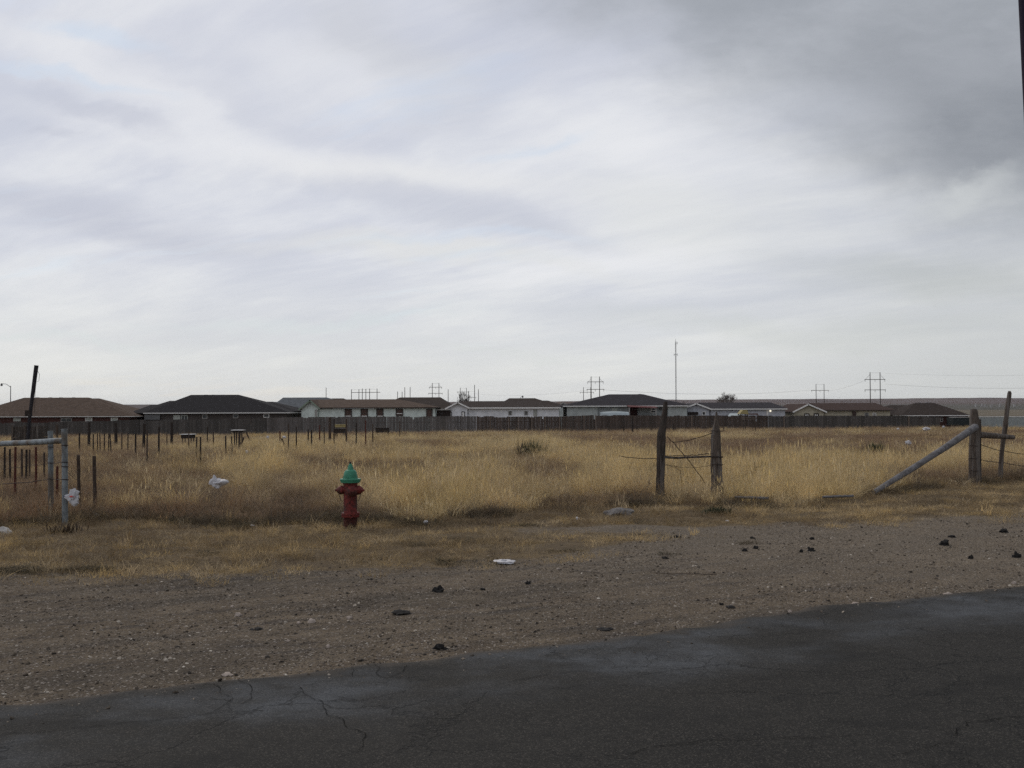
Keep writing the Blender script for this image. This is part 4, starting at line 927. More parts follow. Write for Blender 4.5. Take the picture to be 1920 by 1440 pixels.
M_wbrown = simple('brown_frame', (.07, .055, .048), .7, .1, 4); M_blind = simple('pale_blind', (.42, .44, .40), .7, .1, 4); M_dark = simple('dark_boards_and_shade', (.03, .022, .02), .9, .2, 4)  # last one: own dark of shutters and frames, also painted shade of the porch
def X(px, Y, py=770): return at(px, py, Y).x
def Zc(px, py, Y): return at(px, py, Y).z
class House:
    def __init__(s, label, Y, px0, px1, name='house', group='houses behind the fence'):
        s.Y = Y; gz = terr(X((px0+px1)/2, Y), Y)-.05; s.gz = gz
        s.o = empty(name, (X((px0+px1)/2, Y), Y, gz), label, 'house', group)
    def body(s, px0, px1, eave_py, mat, depth=9, dy=0, inset=.0, name='wall'):
        Y = s.Y+dy; ze = Zc((px0+px1)/2, eave_py, Y-.5)-.02
        b = MB(); b.box(X(px0, Y), X(px1, Y), Y, Y+depth, s.gz, ze); return b.build(name, mat, s.o)
    def hip(s, px0, px1, eave_py, r0, r1, ridge_py, mat, depth=9, dy=0, trim=None, thick=.16, name='roof', eave_r=None):
        Y0 = s.Y+dy-.5; Y1_ = s.Y+dy+depth+.5; Yr = (Y0+Y1_)/2; ep = eave_r if eave_r is not None else eave_py
        x0, x1 = X(px0, Y0), X(px1, Y0); z0_, z1_ = Zc(px0, eave_py, Y0), Zc(px1, ep, Y0); ze = (z0_+z1_)/2
        a, c_ = X(r0, Yr), X(r1, Yr); zr = Zc((r0+r1)/2, ridge_py, Yr)
        b = MB(); v_ = [(x0, Y0, ze), (x1, Y0, ze), (x1, Y1_, ze), (x0, Y1_, ze), (a, Yr, zr), (c_, Yr, zr), (x0+.01, Y0+.01, ze-.012), (x1-.01, Y0+.01, ze-.012), (x1-.01, Y1_-.01, ze-.012), (x0+.01, Y1_-.01, ze-.012)]
        b.add(v_, [(0,1,5,4),(1,2,5),(2,3,4,5),(3,0,4),(6,7,1,0),(7,8,2,1),(8,9,3,2),(9,6,0,3),(9,8,7,6)]); ro_ = b.build(name, mat, s.o)
        if trim:
            b = MB(); zt = ze-.015; zb = zt-thick
            for (xa, xb, ya, yb_) in ((x0+.02, x1-.02, Y0+.02, Y0+.06), (x0+.02, x1-.02, Y1_-.06, Y1_-.02), (x0+.02, x0+.06, Y0+.062, Y1_-.062), (x1-.06, x1-.02, Y0+.062, Y1_-.062)): b.box(xa, xb, ya, yb_, zb, zt)
            b.build('fascia', trim, s.o)
        s.zr, s.Yr, s.ze = zr, Yr, ze
        return ro_
    def gable(s, pl, pa, pr_, el, ap, er, wall, roof, trim, depth=9, dy=0):
        """gable end facing the camera: left eave, apex, right eave"""
        Y0 = s.Y+dy; A = at(pl, el, Y0-.4); T = at(pa, ap, Y0-.4); C = at(pr_, er, Y0-.4); Y1_ = Y0+depth
        ov = .3; b = MB(); xl, xr = A.x+ov, C.x-ov
        zl = A.z+(T.z-A.z)*ov/(T.x-A.x)-.14; zr_ = C.z+(T.z-C.z)*ov/(C.x-T.x)-.14; zt = T.z-.14
        b.add([(xl, Y0, s.gz), (xr, Y0, s.gz), (xr, Y0, zr_), (T.x, Y0, zt), (xl, Y0, zl), (xl, Y1_, s.gz), (xr, Y1_, s.gz), (xr, Y1_, zr_), (T.x, Y1_, zt), (xl, Y1_, zl)],
              [(0,1,2,3,4),(9,8,7,6,5),(0,4,9,5),(1,6,7,2),(0,5,6,1),(3,8,9,4),(2,7,8,3)]); b.build('gable_wall', wall, s.o)
        b = MB()
        for P0, P1 in ((A, T), (C, T)):
            n_ = Vector((-(P1.z-P0.z), 0, P1.x-P0.x)); n_ = n_.normalized()*.1*(1 if P1.x > P0.x else -1)
            ya, yb_ = Y0-.395, Y1_+.3
            q_ = [P0, P1, P1-n_, P0-n_]
            b.add([(p.x, ya, p.z) for p in q_]+[(p.x, yb_, p.z) for p in q_], [(0,1,2,3),(7,6,5,4),(0,4,5,1),(1,5,6,2),(2,6,7,3),(3,7,4,0)])
        b.build('gable_roof', roof, s.o)
        b = MB()
        for P0, P1 in ((A, T), (C, T)):
            n_ = Vector((-(P1.z-P0.z), 0, P1.x-P0.x)); n_ = n_.normalized()*.15*(1 if P1.x > P0.x else -1); up_ = n_*(-.08)
            q_ = [P0-up_, P1-up_, P1-n_, P0-n_]
            b.add([(p.x, Y0-.44, p.z) for p in q_]+[(p.x, Y0-.4, p.z) for p in q_], [(0,1,2,3),(7,6,5,4),(0,4,5,1),(1,5,6,2),(2,6,7,3),(3,7,4,0)])
        b.build('bargeboard', trim, s.o)
    def win(s, x0, x1, y0, y1, frame, pane, dy=0, mull='h', name='window', fr=.07):
        Y = s.Y+dy-.03; A = at(x0, y0, Y); C = at(x1, y1, Y); xa, xb, zb, zt = A.x, C.x, C.z, A.z
        b = MB(); f_ = min(fr, (xb-xa)*.2)
        b.box(xa, xb, Y-.03, Y, zt-f_, zt); b.box(xa, xb, Y-.03, Y, zb, zb+f_); b.box(xa, xa+f_, Y-.03, Y, zb+f_, zt-f_); b.box(xb-f_, xb, Y-.03, Y, zb+f_, zt-f_)
        if mull == 'h': zm = (zb+zt)/2; b.box(xa+f_, xb-f_, Y-.028, Y-.002, zm-.03, zm+.03)
        if mull == 'v': xm = (xa+xb)/2; b.box(xm-.03, xm+.03, Y-.028, Y-.002, zb+f_, zt-f_)
        w_ = b.build(name, frame, s.o)
        b = MB(); b.box(xa+f_, xb-f_, Y-.012, Y+.0, zb+f_, zt-f_); b.build('pane' if name == 'window' else 'panel', pane, w_)
        return w_
    def box(s, x0, x1, y0, y1, mat, name, dy=0, dep=.05):
        Y = s.Y+dy; A = at(x0, y0, Y); C = at(x1, y1, Y); b = MB(); b.box(A.x, C.x, Y-dep, Y-.003, C.z, A.z); return b.build(name, mat, s.o)
    def vents(s, lst, mat=None):
        for px_, py_ in lst:
            Y = s.Yr-.3; c_ = at(px_, py_, Y); b = MB(); b.box(c_.x-.16, c_.x+.16, Y-.12, Y+.2, c_.z-.3, c_.z+.06); b.build('roof_vent', mat or simple('roof_vent_metal', (.2, .19, .19), .6, .1), s.o)

# 1 brown-roofed brick house, far left
h = House('brick house with brown hip roof, leftmost behind the fence', 113, -70, 245)
h.body(-60, 243, 782, Wl_brick); h.hip(-75, 252, 782.5, 45, 166, 745.5, R_brown, trim=M_trim, thick=.07, eave_r=778.5)
h.hip(140, 250, 777.5, 166, 186, 747, R_brown, dy=.9, depth=8, name='side_roof'); h.hip(-140, 20, 780, -100, 4, 762, R_brown, dy=2, name='side_roof')
h.win(25, 39, 784, 790, M_blind, M_blind, mull='') ; h.win(114, 135, 784, 791, M_trimd, M_glass, mull='v'); h.win(160, 173, 783, 790, M_trim, M_blind, mull=''); h.win(208, 221, 783, 790, M_trim, M_blind, mull='')
h.vents([(70, 746), (94, 746), (114, 746), (138, 746), (167, 750)])
# far gable behind
h = House('low grey-roofed house glimpsed between the brown and black roofs', 150, 225, 300)
h.body(232, 300, 770, Wl_gbrick); h.hip(222, 310, 769, 228, 290, 758.5, simple('mauve_grey_roof', (.10, .085, .085), .9, .15, 3), trim=M_trimd)
# 2 black-roofed house
h = House('house with black hip roof and white fascia, behind the dark fence', 115, 268, 545)
h.body(276, 538, 775, Wl_gbrick); h.hip(268, 543, 775, 358, 447, 740.2, R_black, trim=M_trim, thick=.10, eave_r=771.5)
h.hip(244, 420, 774, 318, 330, 751.5, R_black, dy=2.5, name='side_roof'); h.hip(240, 360, 774.5, 285, 305, 758.5, R_black, dy=.8, name='side_roof'); h.hip(440, 555, 771, 490, 512, 753.2, R_black, dy=3, name='side_roof')
h.box(271, 300, 777, 787, simple('grey_siding_dim', (.15, .15, .15), .9), 'porch_screen', dy=-.2)
h.win(325, 338, 778, 790, M_blind, M_blind, mull='v', name='door'); h.win(340, 352, 778, 790, M_blind, M_glass, mull='v', name='door')
h.win(379, 389, 777, 785, M_trimd, M_glass, mull=''); h.win(437, 447, 776, 784, M_trimd, M_glass, mull=''); h.win(494, 505, 775.5, 783, M_trim, M_glass, mull='')
h.vents([(386, 741), (400, 741), (418, 741), (434, 741), (414, 758)])
# 3 slate roof house
h = House('house with large blue-grey hip roof behind the black-roofed one', 135, 500, 690)
h.body(510, 680, 773, Wl_gbrick); h.hip(495, 700, 771, 531, 612, 745.3, R_slate, trim=M_trimd, depth=10, thick=.1); h.hip(488, 560, 771, 505, 530, 753.5, R_slate, dy=-.8, name='side_roof', depth=8)
h.hip(600, 690, 771, 622, 644, 747, R_umber, dy=1.5, name='side_roof')
h.box(545, 567, 770, 785, Wl_brick, 'brick_return', dy=-8, dep=.4)
# 4 mint house
h = House('mint house with long brown roof and dark-framed windows', 117, 563, 818)
h.body(598, 816, 765.5, Wl_mint); h.hip(594, 822, 765, 583, 745, 748.8, R_brown, trim=M_wbrown, thick=.07, eave_r=762.5)
h.gable(559, 581, 600, 767.5, 749.3, 766, Wl_mint, R_brown, simple('pale_green_trim', (.22, .27, .21), .8), dy=-.25)
h.hip(700, 852, 766, 750, 826, 745, R_umber, dy=3, name='side_roof', depth=10)
for a_, b_, c_ in ((646, 660, 783), (676, 690, 783), (705.5, 719, 783), (742, 756, 780.5), (799, 811, 783)): h.win(a_, b_, 766.5, c_, M_wbrown, simple('brown_curtain', (.10, .062, .05), .8, .2, 5), fr=.16)
for a_, b_, zz_ in ((648, 658, 779.5), (678, 688, 779.5), (707.5, 717.5, 779.5), (744, 754, 774.8)): h.box(a_, b_, zz_, zz_+1.3, M_trim, 'sash_bar', dy=-.09, dep=.02)
h.win(590, 595, 768, 781, M_blind, M_trimd, mull='', dy=-.27)
h.box(819, 846, 767, 769, M_trimd, 'porch_beam', dy=.5, dep=.2); h.box(819, 845, 769.2, 786, M_dark, 'porch_shade_panel', dy=.7, dep=.2)  # shade of the porch opening put in as a solid dark panel
# 5 white house
h = House('white gabled house with dark umber roof, behind the fence centre', 118, 835, 1050)
h.body(878, 1048, 764, Wl_white); h.hip(876, 1052, 764.5, 862, 1003, 752, R_umber, trim=M_trim, thick=.16, eave_r=762)
h.gable(834, 858, 881, 766, 753.3, 764.5, Wl_white, R_umber, M_trim, dy=-.3); h.hip(925, 1058, 764, 955, 1003, 746.6, R_umber, dy=2.5, name='side_roof', depth=10); h.hip(985, 1066, 763, 1012, 1028, 751, R_umber, dy=2.8, name='side_roof', depth=9)
for a_, b_ in ((953, 960), (983, 990)): h.win(a_, b_, 770.5, 778.5, M_trimd, M_glass)
for a_, b_ in ((841, 847), (865.5, 871.5)): h.win(a_, b_, 771.5, 785, M_dark, M_trim, dy=-.33, mull='')
h.win(1000, 1007, 768, 780, M_trimd, M_blind, mull='v', name='door')
# far gable peak
h = House('small pale gable peeking right of the white house roof', 150, 1040, 1075)
h.gable(1046, 1056, 1068, 759, 754.5, 759, Wl_sage, R_brown, M_trimd); h.hip(1020, 1110, 760, 1050, 1098, 753.6, roofmat('faded_brown_shingle', (.11, .08, .07)), dy=.2)
h.body(1050, 1090, 761, Wl_white, dy=.6)
# 6 sage house with awning
h = House('sage house with wide charcoal hip roof and red awning', 119, 1060, 1290)
h.body(1063, 1121, 762, Wl_sage); h.body(1121.2, 1288, 760.5, Wl_grey if False else wallmat('grey_sage_siding', (.29, .31, .31)), dy=.12, name='wall')
h.hip(1056, 1291, 761.8, 1142, 1206, 739.2, R_char, trim=M_trim, thick=.12, eave_r=758.5); h.hip(1040, 1160, 762, 1086, 1100, 753.2, R_char, dy=.6, name='side_roof'); h.hip(1180, 1293, 759, 1240, 1258, 751.5, R_char, dy=.7, name='side_roof')
h.box(1252, 1288, 760.5, 785, Wl_sage, 'side_wall', dy=.11, dep=.1)
A = at(1178, 761.5, 117); C = at(1232, 763.5, 117); b = MB(); b.add([(A.x, 119, A.z+.15), (C.x, 119, C.z+.15), (C.x, 116.6, C.z-.05), (A.x, 116.6, A.z-.05), (A.x, 119, A.z+.1), (C.x, 119, C.z+.1), (C.x, 116.6, C.z-.13), (A.x, 116.6, A.z-.13)], [(3,2,1,0),(4,5,6,7),(3,7,6,2),(2,6,5,1),(0,4,7,3),(0,1,5,4)]); b.build('awning', simple('red_canvas', (.11, .028, .028), .8, .2, 4), h.o)
b = MB()
for px_ in (1180, 1230): c_ = X(px_, 116.7); b.box(c_-.05, c_+.05, 116.68, 116.78, h.gz, A.z-.14)
b.build('awning_post', M_trimd, h.o)
h.box(1179, 1195, 764, 783, simple('dark_red_curtain', (.035, .016, .015), .9), 'patio_door', dy=.1, dep=.06); h.box(1147, 1158, 765, 780, M_blind, 'curtain_panel', dy=.1, dep=.03)
h.win(1220, 1230, 765, 774.5, M_trim, M_glass, dy=.1); h.win(1236, 1241, 764, 769, M_sl if False else M_wbrown, M_glass, dy=.1, mull='')
h.vents([(1200, 739.5)], M_trimd)
# boat / trampoline cover
B0 = at(1152, 782, 116.9)
o = empty('boat', (B0.x-1.5, 116.0, terr(B0.x, 116)), 'pale covered boat parked behind the fence of the sage house', 'boat')
b = MB(); A = at(1126, 774, 115.5); C = at(1179, 780, 115.5); L_ = C.x-A.x
rings = []
for k in range(13):
    t_ = k/12; w_ = .75*math.sin(min(1, t_*1.6+.12)*1.57)*(1 if t_ < .9 else .9); xx = lerp(A.x, C.x, t_); hz_ = .42+.1*math.sin(t_*3.1)
    rings.append([(xx, 115.9+w_*math.cos(a_*math.pi/5), A.z-.33+hz_*math.sin(a_*math.pi/5)*(1 if a_ <= 5 else .6)) for a_ in range(10)])
b.loft([[Vector(p) for p in r_] for r_ in rings]); b.build('cover', simple('pale_blue_cover', (.38, .43, .44), .6, .1, 4), o, 50)
b = MB(); b.box(A.x+.3, C.x-.3, 115.5, 116.3, A.z-.7, A.z-.585); 
for xx in (A.x+.9, C.x-.9): b.box(xx-.05, xx+.05, 115.6, 116.2, o.location.z, A.z-.702)
b.build('trailer_frame', M_galv, o)
# 7 grey gabled house
h = House('pale grey gabled house with black roof and lit porch lamp', 121, 1286, 1475)
h.body(1332, 1472, 766, Wl_grey); h.hip(1330, 1477, 766.5, 1310, 1445, 754.6, R_char, trim=M_trim, thick=.13, eave_r=765)
h.gable(1285, 1306, 1336, 763.5, 755.8, 767, Wl_grey, R_char, M_trim, dy=-.3); h.win(1316, 1323, 771.5, 785, M_trim, M_glass, dy=-.33); h.box(1290, 1308, 772.5, 777.5, M_dark, 'window_awning', dy=-.33, dep=.4)
h.vents([(1420, 757.5)], M_trim)
b = MB(); c_ = at(1444.5, 770.5, 120.8); b.blob(c_, (.12, .12, .12), 1, 0, 1, sub=2)
ml = bpy.data.materials.new('lit_lamp'); ml.use_nodes = True; t = NT(ml.node_tree); em = t.node('ShaderNodeEmission'); em.inputs[0].default_value = (1, .92, .75, 1); em.inputs[1].default_value = 1.1; oo = t.node('ShaderNodeOutputMaterial'); t.l.new(em.outputs[0], oo.inputs[0]); b.build('porch_lamp', ml, h.o, 60)
h.box(1437, 1440, 768, 782, M_trim, 'door_trim', dy=0); 
# play set
Yp = 117.5; g_ = terr(X(1395, Yp), Yp)
o = empty('play_set', (X(1395, Yp), Yp, g_), 'wooden play set with yellow roof behind the grey house fence', 'play set')
A = at(1387, 776, Yp); T = at(1393, 768.5, Yp); C = at(1404, 777, Yp); b = MB()
b.add([(A.x, Yp, A.z), (A.x, Yp+1.4, A.z), (T.x, Yp, T.z), (T.x, Yp+1.4, T.z), (T.x+.5, Yp, T.z), (T.x+.5, Yp+1.4, T.z), (C.x, Yp, C.z), (C.x, Yp+1.4, C.z)], [(0,2,3,1),(2,4,5,3),(4,6,7,5),(0,6,4,2),(1,3,5,7),(0,1,7,6)]); b.build('roof', M_yel, o)
b = MB()
for xx in (A.x+.15, C.x-.12):
    for yy in (Yp+.1, Yp+1.2): b.box(xx-.05, xx+.05, yy, yy+.1, g_-.05, A.z-.005)
b.build('post', W_mid, o)
b = MB(); D1 = at(1424, 776.5, Yp); b.bar((C.x-.05, Yp+.7, D1.z+.02), (D1.x, Yp+.7, D1.z), .1, .14); b.bar((D1.x, Yp+.3, g_), (D1.x, Yp+.7, D1.z-.07), .09, .09); b.bar((D1.x, Yp+1.1, g_), (D1.x, Yp+.76, D1.z-.07), .09, .09); b.build('swing_beam', simple('red_brown_wood', (.12, .06, .045), .9), o)
# carport-like pale sheet
Yq = 118.6; A = at(1362, 775, Yq); C = at(1392, 781, Yq); o = empty('carport', ((A.x+C.x)/2, Yq, terr(A.x, Yq)), 'low pale sheet-metal shed roof left of the yellow play set', 'shed')
b = MB(); b.add([(A.x, Yq-.6, C.z), (C.x, Yq-.6, C.z), (C.x, Yq+1.0, A.z), (A.x+.6, Yq+1.0, A.z), (A.x, Yq-.6, C.z-.06), (C.x, Yq-.6, C.z-.06), (C.x, Yq+1.0, A.z-.06), (A.x+.6, Yq+1.0, A.z-.06)], [(0,1,2,3),(7,6,5,4),(0,4,5,1),(1,5,6,2),(2,6,7,3),(3,7,4,0)]); b.build('roof', simple('pale_sheet', (.42, .47, .48), .5, .08, 3), o)
b = MB(); b.box(A.x+.3, C.x-.1, Yq-.4, Yq+.9, terr(A.x, Yq)-.05, C.z-.07); b.build('wall', Wl_grey, o)
# 8 beige house
h = House('beige gabled house with maroon roof on the right', 122, 1487, 1672)
h.body(1546, 1669, 769.5, Wl_beige); h.hip(1544, 1674, 770, 1518, 1642, 755.6, R_maroon, trim=M_wbrown, thick=.07, eave_r=767.5)
h.gable(1486, 1516, 1551, 772, 757, 772, Wl_beige, R_maroon, M_trim, dy=-.3); h.hip(1600, 1680, 768, 1645, 1662, 763.5, R_maroon, dy=.5, name='side_roof', depth=8)
for a_, b_ in ((1508, 1518), (1525.5, 1535.5)): h.win(a_, b_, 775, 784, M_dark, M_trim, dy=-.33, mull='v', fr=.2)
h.box(1598, 1604, 771, 788, simple('brown_downpipe', (.055, .035, .03), .9), 'brown_pillar', dy=-.1, dep=.3); h.win(1621, 1629, 774, 782, M_trimd, M_glass); h.win(1636, 1643, 774, 786, M_trim, M_trimd, name='door', mull='')
h.box(1558, 1598, 780.5, 782.5, M_trimd, 'awning_strip', dy=-1.5, dep=.6)
o = House('dark brown low roof filling the gap left of the beige house', 140, 1475, 1500); o.body(1470, 1500, 771, Wl_brick); o.hip(1455, 1515, 770, 1472, 1500, 762, R_umber)
# 9 brown hip house
h = House('brick house with dark brown hip roof, rightmost behind the fence', 124, 1690, 1818)
h.body(1702, 1815, 779, Wl_brick); h.hip(1690, 1819, 780, 1716, 1752, 755.5, R_umber, trim=M_trim, thick=.10, eave_r=776.5); h.hip(1640, 1740, 778, 1668, 1715, 759.5, R_umber, dy=3, name='side_roof')
h.body(1672, 1704, 778, wallmat('tan_brick', (.12, .085, .06)), dy=3.2, name='side_wall')
h.win(1763, 1768, 783, 791, M_trimd, M_glass); h.box(1738, 1741, 781, 797, M_trimd, 'porch_post', dy=-.6, dep=.15); h.vents([(1717, 756), (1724, 755.5), (1737, 755.5), (1744, 755.5)])
Yt = 121; A = at(1787, 783, Yt); C = at(1819, 796, Yt); g_ = terr(A.x, Yt)
o = empty('trailer', ((A.x+C.x)/2, Yt, g_), 'dark green covered trailer beside the brown hip-roofed house', 'trailer')
b = MB(); b.box(A.x, C.x, Yt, Yt+1.8, g_+.45, A.z); b.build('box_body', simple('dark_green_paint', (.02, .025, .025), .6), o)
b = MB(); b.box(A.x+.3, C.x+.05, Yt-.03, Yt+1.85, A.z+.002, A.z+.06); b.build('lid', M_trimd, o)
for xx in (A.x+.6, C.x-.6): b = MB(); b.lathe([(.3, 0), (.33, .05), (.33, .18), (.3, .2)], (xx, Yt+.25, g_+.3), Vector((0, -1, 0)), 16); b.build('wheel', M_tpost, o, 40)
# 10 pale metal fence
Yf = 132; A = at(1822, 781, Yf); C = at(2060, 781, Yf); g_ = terr(A.x, Yf)-.05
o = empty('metal_fence', (A.x+5, Yf, g_), 'long pale grey-green sheet metal fence at the right edge', 'fence')
b = MB(); n_ = int((C.x-A.x)/.4)
for k in range(n_): xx = A.x+k*.4; b.box(xx, xx+.38, Yf, Yf+.03, g_, A.z-.08)
b.build('panel', simple('pale_sheet_metal', (.30, .32, .31), .6, .12, 2), o); b = MB(); b.box(A.x, C.x, Yf-.06, Yf+.08, A.z-.078, A.z); b.build('cap_rail', M_trim, o)

# ------------------------------------------------------------------ power structures, poles, mast
def hframe(xa, xb, top, arms, D, label, brace=True, r=.17):
    g_ = terr(X(xa, D), D)-.3; o = empty('power_line_frame', (X((xa+xb)/2, D), D, g_), label, 'power line frame', 'wooden power line frames')
    for px_ in (xa, xb):
        b = MB(); p_ = at(px_, top, D); b.tube([(p_.x, D, g_), (p_.x, D, p_.z)], [r*1.15, r*.85], 8); b.build('pole', M_pole, o, 50)
    for l, r_, py_ in arms:
        b = MB(); A = at(l, py_, D-.25); C = at(r_, py_, D-.25); C.z = A.z = (A.z+C.z)/2; b.bar(A, C, .2, .22); a_ = b.build('crossarm', M_pole, o)
        b = MB()
        for px_ in (l+1, (xa+xb)/2, r_-1):
            q_ = at(px_, py_, D-.25); q_.z = A.z; b.tube([q_, q_-Vector((0, 0, .9))], .07, 6)
        b.build('insulator', M_pole, a_)
    b = MB(); A = at(xa, top+1, D); C = at(xb, top+1, D); b.bar(A, C, .05, .05); 
    if brace:
        l, r_, py_ = arms[0]; b.bar(at(xa, top+4, D-.3), at(l+1.5, py_, D-.3), .06, .08); b.bar(at(xb, top+4, D-.3), at(r_-1.5, py_, D-.3), .06, .08)
    b.build('brace', M_pole, o)
hframe(1631.3, 1650, 698, [(1621, 1660, 711.5), (1621, 1661, 731)], 400, 'tallest two-pole power line frame, above the beige house')
hframe(1530, 1545, 720, [(1521, 1554, 732)], 520, 'lower two-pole power line frame, left of the tallest one', False)
hframe(1108.3, 1124, 706, [(1101, 1132, 716), (1100, 1133, 730)], 430, 'two-pole power line frame behind the sage house roof')
hframe(1094, 1107.6, 726, [(1087, 1114, 735.5)], 560, 'smaller power line frame overlapping the one behind the sage house', False)
hframe(810.5, 823, 718, [(804, 829, 726), (803, 830, 737.5)], 520, 'two-pole power line frame above the right end of the mint house', True)
hframe(863, 874.5, 727, [(857, 880, 735)], 620, 'power line frame mixed with the bare tree by the white house', False)
hframe(878.5, 890, 733, [(876, 893, 745)], 640, 'low power line frame right of the bare tree', False)
g_ = -1.5
o = empty('substation_rack', (X(683, 500), 500, g_), 'row of six poles joined by one crossbar above the mint house', 'substation rack')
for px_, ty in ((659, 730), (673, 730), (679.3, 728.5), (686, 729), (693, 728.5), (707, 728.5)):
    b = MB(); p_ = at(px_, ty, 500); b.tube([(p_.x, 500, g_), p_], [.2, .16], 6); b.build('pole', M_pole, o)
b = MB(); b.bar(at(658.5, 736, 499.7), at(713, 735.5, 499.7), .2, .25); b.build('crossbar', M_pole, o); b = MB(); b.bar(at(659, 731, 499.8), at(707, 729.5, 499.8), .06, .06); b.build('tie_wire', M_pole, o)
for px_, ty, lab in ((611.5, 727, 'lone utility pole behind the blue-grey roof'), (745.5, 734, 'leftmost of four poles above the middle of the mint house'), (754, 734.5, 'second of four poles above the middle of the mint house'), (759, 726, 'tallest left pole of four above the mint house'), (769, 725.5, 'rightmost pole of four above the mint house'),
                     (840.3, 730, 'lone pole left of the bare tree by the white house'), (889.8, 721.5, 'tall lone pole right of the bare tree'), (897, 730, 'short lone pole rightmost above the white house')):
    b = MB(); p_ = at(px_, ty, 480); b.tube([(p_.x, 480, -1.5), p_], [.19, .14], 6); tag(b.build('utility_pole', M_pole, origin=(p_.x, 480, -1.5)), lab, 'utility pole', 'lone utility poles behind the houses')
b = MB(); p_ = at(1200, 743, 380); b.tube([(p_.x, 380, -1.5), p_], [.18, .14], 6); o = tag(b.build('utility_pole', M_pole, origin=(p_.x, 380, -1.5)), 'utility pole with a short crossarm right of the charcoal roof ridge', 'utility pole')
b = MB(); b.bar(at(1235-42, 744, 379.8), at(1247-42, 744, 379.8), .15, .15); ob = b.build('crossarm', M_pole, o)
def pline(pts_, r, label, sag=.8):
    b = MB(); P = []
    for (p0, p1) in zip(pts_, pts_[1:]):
        A, C = at(*p0), at(*p1)
        for k in range(16):
            t_ = k/16; q_ = A.lerp(C, t_); q_.z -= sag*4*t_*(1-t_); P.append(q_)
    P.append(at(*pts_[-1])); b.tube(P, r, 4); tag(b.build('power_cable', M_galv, origin=P[0]), label, 'cable', 'power cables over the houses')
pline([(1660, 720, 400), (1990, 726, 330)], .035, 'power cable running right from the tallest frame', .9)
pline([(1132, 731, 430), (1527, 731, 520)], .04, 'long sagging cable between the sage house frame and the right frames', 2.0)
pline([(890, 738, 640), (1100, 732, 430)], .025, 'faint cable left of the frame behind the sage house', 1.6)
pline([(1554, 733, 520), (1622, 713, 400)], .025, 'cable joining the two right-hand frames', .6)
pline([(1660, 700, 400), (1990, 702, 330)], .018, 'faint upper cable right of the tallest frame', .6)
# radio mast
D = 400; T = at(1266.8, 640, D); g_ = -1.5
o = empty('radio_mast', (T.x, D, g_), 'tall slender radio mast behind the sage house', 'radio mast')
b = MB(); hw = .22
L3 = [Vector((T.x+hw*math.cos(a), D+hw*math.sin(a), 0)) for a in (R(90), R(210), R(330))]
for c_ in L3: b.tube([c_+Vector((0, 0, g_)), c_+Vector((0, 0, T.z))], .045, 5)
zz_ = g_; i_ = 0
while zz_ < T.z-.6:
    for k in range(3): b.tube([L3[k]+Vector((0, 0, zz_)), L3[(k+1) % 3]+Vector((0, 0, zz_+.6))], .025, 3)
    zz_ += .6
b.build('lattice', M_galv, o)
b = MB(); b.tube([T, T+Vector((0, 0, .9))], .06, 5); b.build('top_rod', M_galv, o)
b = MB(); c_ = at(1266.8, 643.5, D); b.bar(c_-Vector((.1, 0, .1)), c_+Vector((.9, 0, .15)), .12, .12); b.tube([c_+Vector((.6, 0, -.5)), c_+Vector((.6, 0, .6))], .06, 5); b.build('antenna', M_galv, o)
b = MB(); c_ = at(1266.8, 665, D); b.bar(c_-Vector((.6, 0, 0)), c_+Vector((.7, 0, 0)), .12, .12); b.tube([c_+Vector((.65, 0, -.5)), c_+Vector((.65, 0, .5))], .08, 5); b.tube([c_+Vector((-.6, 0, -.4)), c_+Vector((-.6, 0, .4))], .08, 5); b.build('antenna', M_galv, o)
# street lights
def slight(px, top, apx, apy, D, label):
    p_ = at(px, top, D); q_ = at(apx, apy, D); g_ = terr(p_.x, D)-.2 if D < 400 else -1.5
    o = empty('street_lamp', (p_.x, D, g_), label, 'street lamp', 'street lamps'); b = MB(); b.tube([(p_.x, D, g_), p_], [.11, .07], 8); b.build('pole', M_galv, o, 50)
    b = MB(); b.tube([p_-Vector((0, 0, .25)), p_.lerp(q_, .5)+Vector((0, 0, .15)), q_], .05, 6); b.build('arm', M_galv, o, 50)
    b = MB(); b.lathe([(.05, .1), (.16, 0), (.22, -.22), (.2, -.4), (.08, -.46)], q_, Vector((0, 0, 1)), 12); b.build('lamp_head', M_galv, o, 50)
slight(20, 723.5, 3, 719.5, 200, 'grey street lamp with curved arm above the leftmost roof')
slight(973.5, 748, 980, 742.5, 260, 'small street lamp peeping over the white house roof')
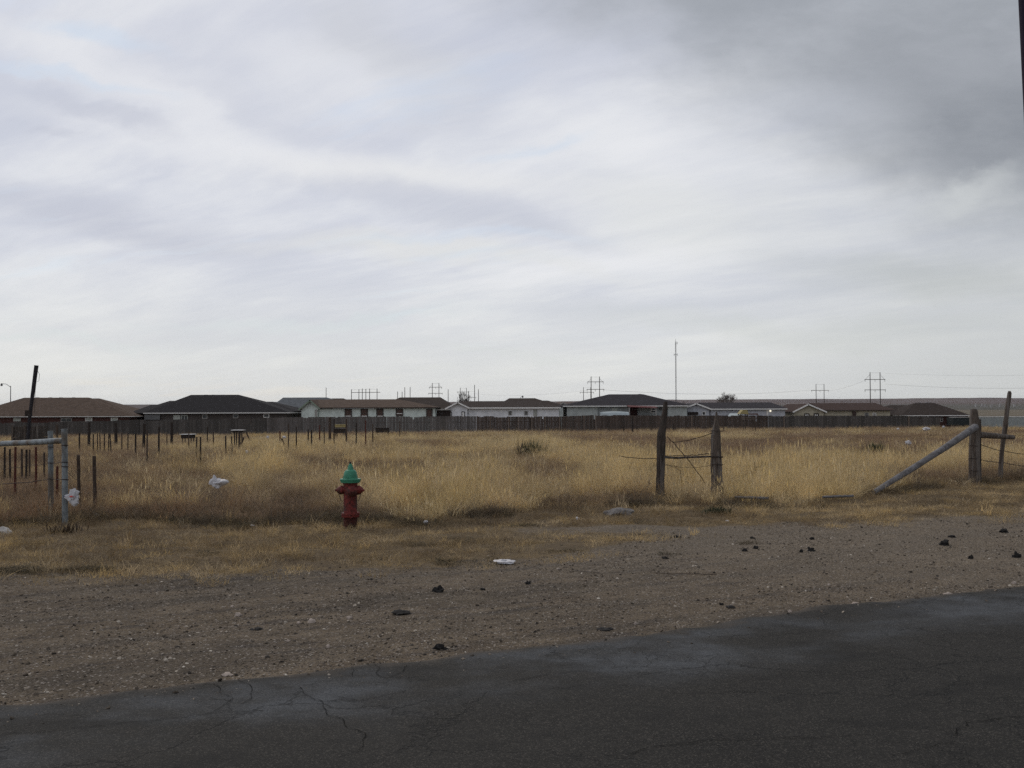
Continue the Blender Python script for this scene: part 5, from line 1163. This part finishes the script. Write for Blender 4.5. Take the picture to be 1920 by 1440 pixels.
# bare trees
M_bark = simple('pale_bare_twigs', (.13, .11, .10), .9, .2, 3); M_bark2 = simple('dark_bare_twigs', (.075, .062, .056), .9, .2, 3)
def btree(px0, px1, top, D, label, mat, seed, lev=6, stems=3, spread=.5):
    cx_ = X((px0+px1)/2, D); g_ = terr(cx_, D); wid = X(px1, D)-X(px0, D); H_ = Zc((px0+px1)/2, top, D)-g_; rr = random.Random(seed)
    o = empty('bare_tree', (cx_, D, g_), label, 'tree', 'bare trees'); tr = MB(); cr_ = MB()
    def grow(p, d_, L_, r_, lv):
        e_ = p+d_*L_; (tr if lv >= lev-1 else cr_).tube([p, p.lerp(e_, .5)+Vector((rr.gauss(0, .03), rr.gauss(0, .03), 0))*L_, e_], [r_, r_*.85, r_*.68], 5 if lv > 3 else 3)
        if lv == 0: return
        for _ in range(3 if lv > 2 else 4):
            nd = (d_+Vector((rr.gauss(0, spread), rr.gauss(0, spread), rr.gauss(.12, .28)))).normalized(); grow(e_, nd, L_*rr.uniform(.62, .85), max(.012, r_*.6), lv-1)
    for k in range(stems):
        a = k*6.283/stems+.5; d_ = Vector((math.cos(a)*.28*wid/H_, math.sin(a)*.25, 1)).normalized(); grow(Vector((cx_+.08*math.cos(a), D, g_-.1)), d_, H_*.27, .10, lev)
    # fit the crown to its measured size
    allv = tr.v+cr_.v; mx = max(v.z for v in allv)-g_; ex_ = max(abs(v.x-cx_) for v in allv)
    sz = H_/mx; sx = (wid/2)/ex_
    for v in allv: v.z = g_+(v.z-g_)*sz; v.x = cx_+(v.x-cx_)*sx; v.y = D+(v.y-D)*sx
    tr.build('trunk', mat, o); cr_.build('crown', mat, o)
btree(1340, 1385, 734, 190, 'round pale bare tree above the pale grey gabled house', M_bark, 4, 5, 4, .42)
btree(852, 884, 731, 165, 'dark bare tree behind the white house gable', M_bark2, 9, 5, 3, .42)
btree(1295-17, 1283+2, 749, 150, 'tiny dark shrub top right of the charcoal roof', M_bark2, 5, 4, 3, .5)
# distant town specks on the plain
rr = random.Random(3)
for i, (px_, py_) in enumerate(((1832, 757), (1841, 758), (1851, 757.5), (1861, 758), (1874, 757), (1905, 758.5), (1588, 761), (1596, 761.5))):
    D = 2600; p_ = at(px_+rr.uniform(-3, 3), py_+rr.uniform(-.6, .8), D); hh = terr(0, D); 
    b = MB(); sz = .6+.4*rr.random()
    z_ = -1.5+lerp(0, .55*sstep(1200, 6900, D)*66, 1)-1
    b.box(p_.x-sz, p_.x+sz, D, D+8, z_, max(z_+2.4, p_.z)); b.add([(p_.x-sz-.3, D-.3, max(z_+2.4, p_.z)+.01), (p_.x+sz+.3, D-.3, max(z_+2.4, p_.z)+.01), (p_.x+sz+.3, D+8.3, max(z_+2.4, p_.z)+.01), (p_.x-sz-.3, D+8.3, max(z_+2.4, p_.z)+.01), (p_.x-sz, D+4, max(z_+2.4, p_.z)+.6), (p_.x+sz, D+4, max(z_+2.4, p_.z)+.6)], [(0,1,5,4),(2,3,4,5),(1,2,5),(3,0,4),(3,2,1,0)])
    tag(b.build('far_building', simple('far_grey_wall', (.30, .29, .28), .8, .1, 2), origin=(p_.x, D, z_)), f'tiny pale building far out on the plain, {ORD[i]} of the scattered specks', 'building', 'tiny buildings far out on the plain')
# dark pole whose edge shows in the top right corner
Yc = 10.5
b = MB(); x0_ = at(1912, 0, Yc); x1_ = at(1921, 190, Yc); sl = (x1_.x-x0_.x)/(x1_.z-x0_.z); r_ = .13
topz = x0_.z+2; P = []
for zz_ in (-.2, 2, 4, topz): P.append(Vector((x0_.x+r_+sl*(zz_-x0_.z), Yc, zz_)))
b.tube(P, [r_, r_, r_, r_], 14); tag(b.build('roadside_pole', simple('creosote_wood', (.022, .015, .030), .9, .3, 8, .1, stretch=(5, 5, .6)), smooth=50, origin=P[0]), 'dark leaning pole whose edge shows in the top right corner', 'pole')
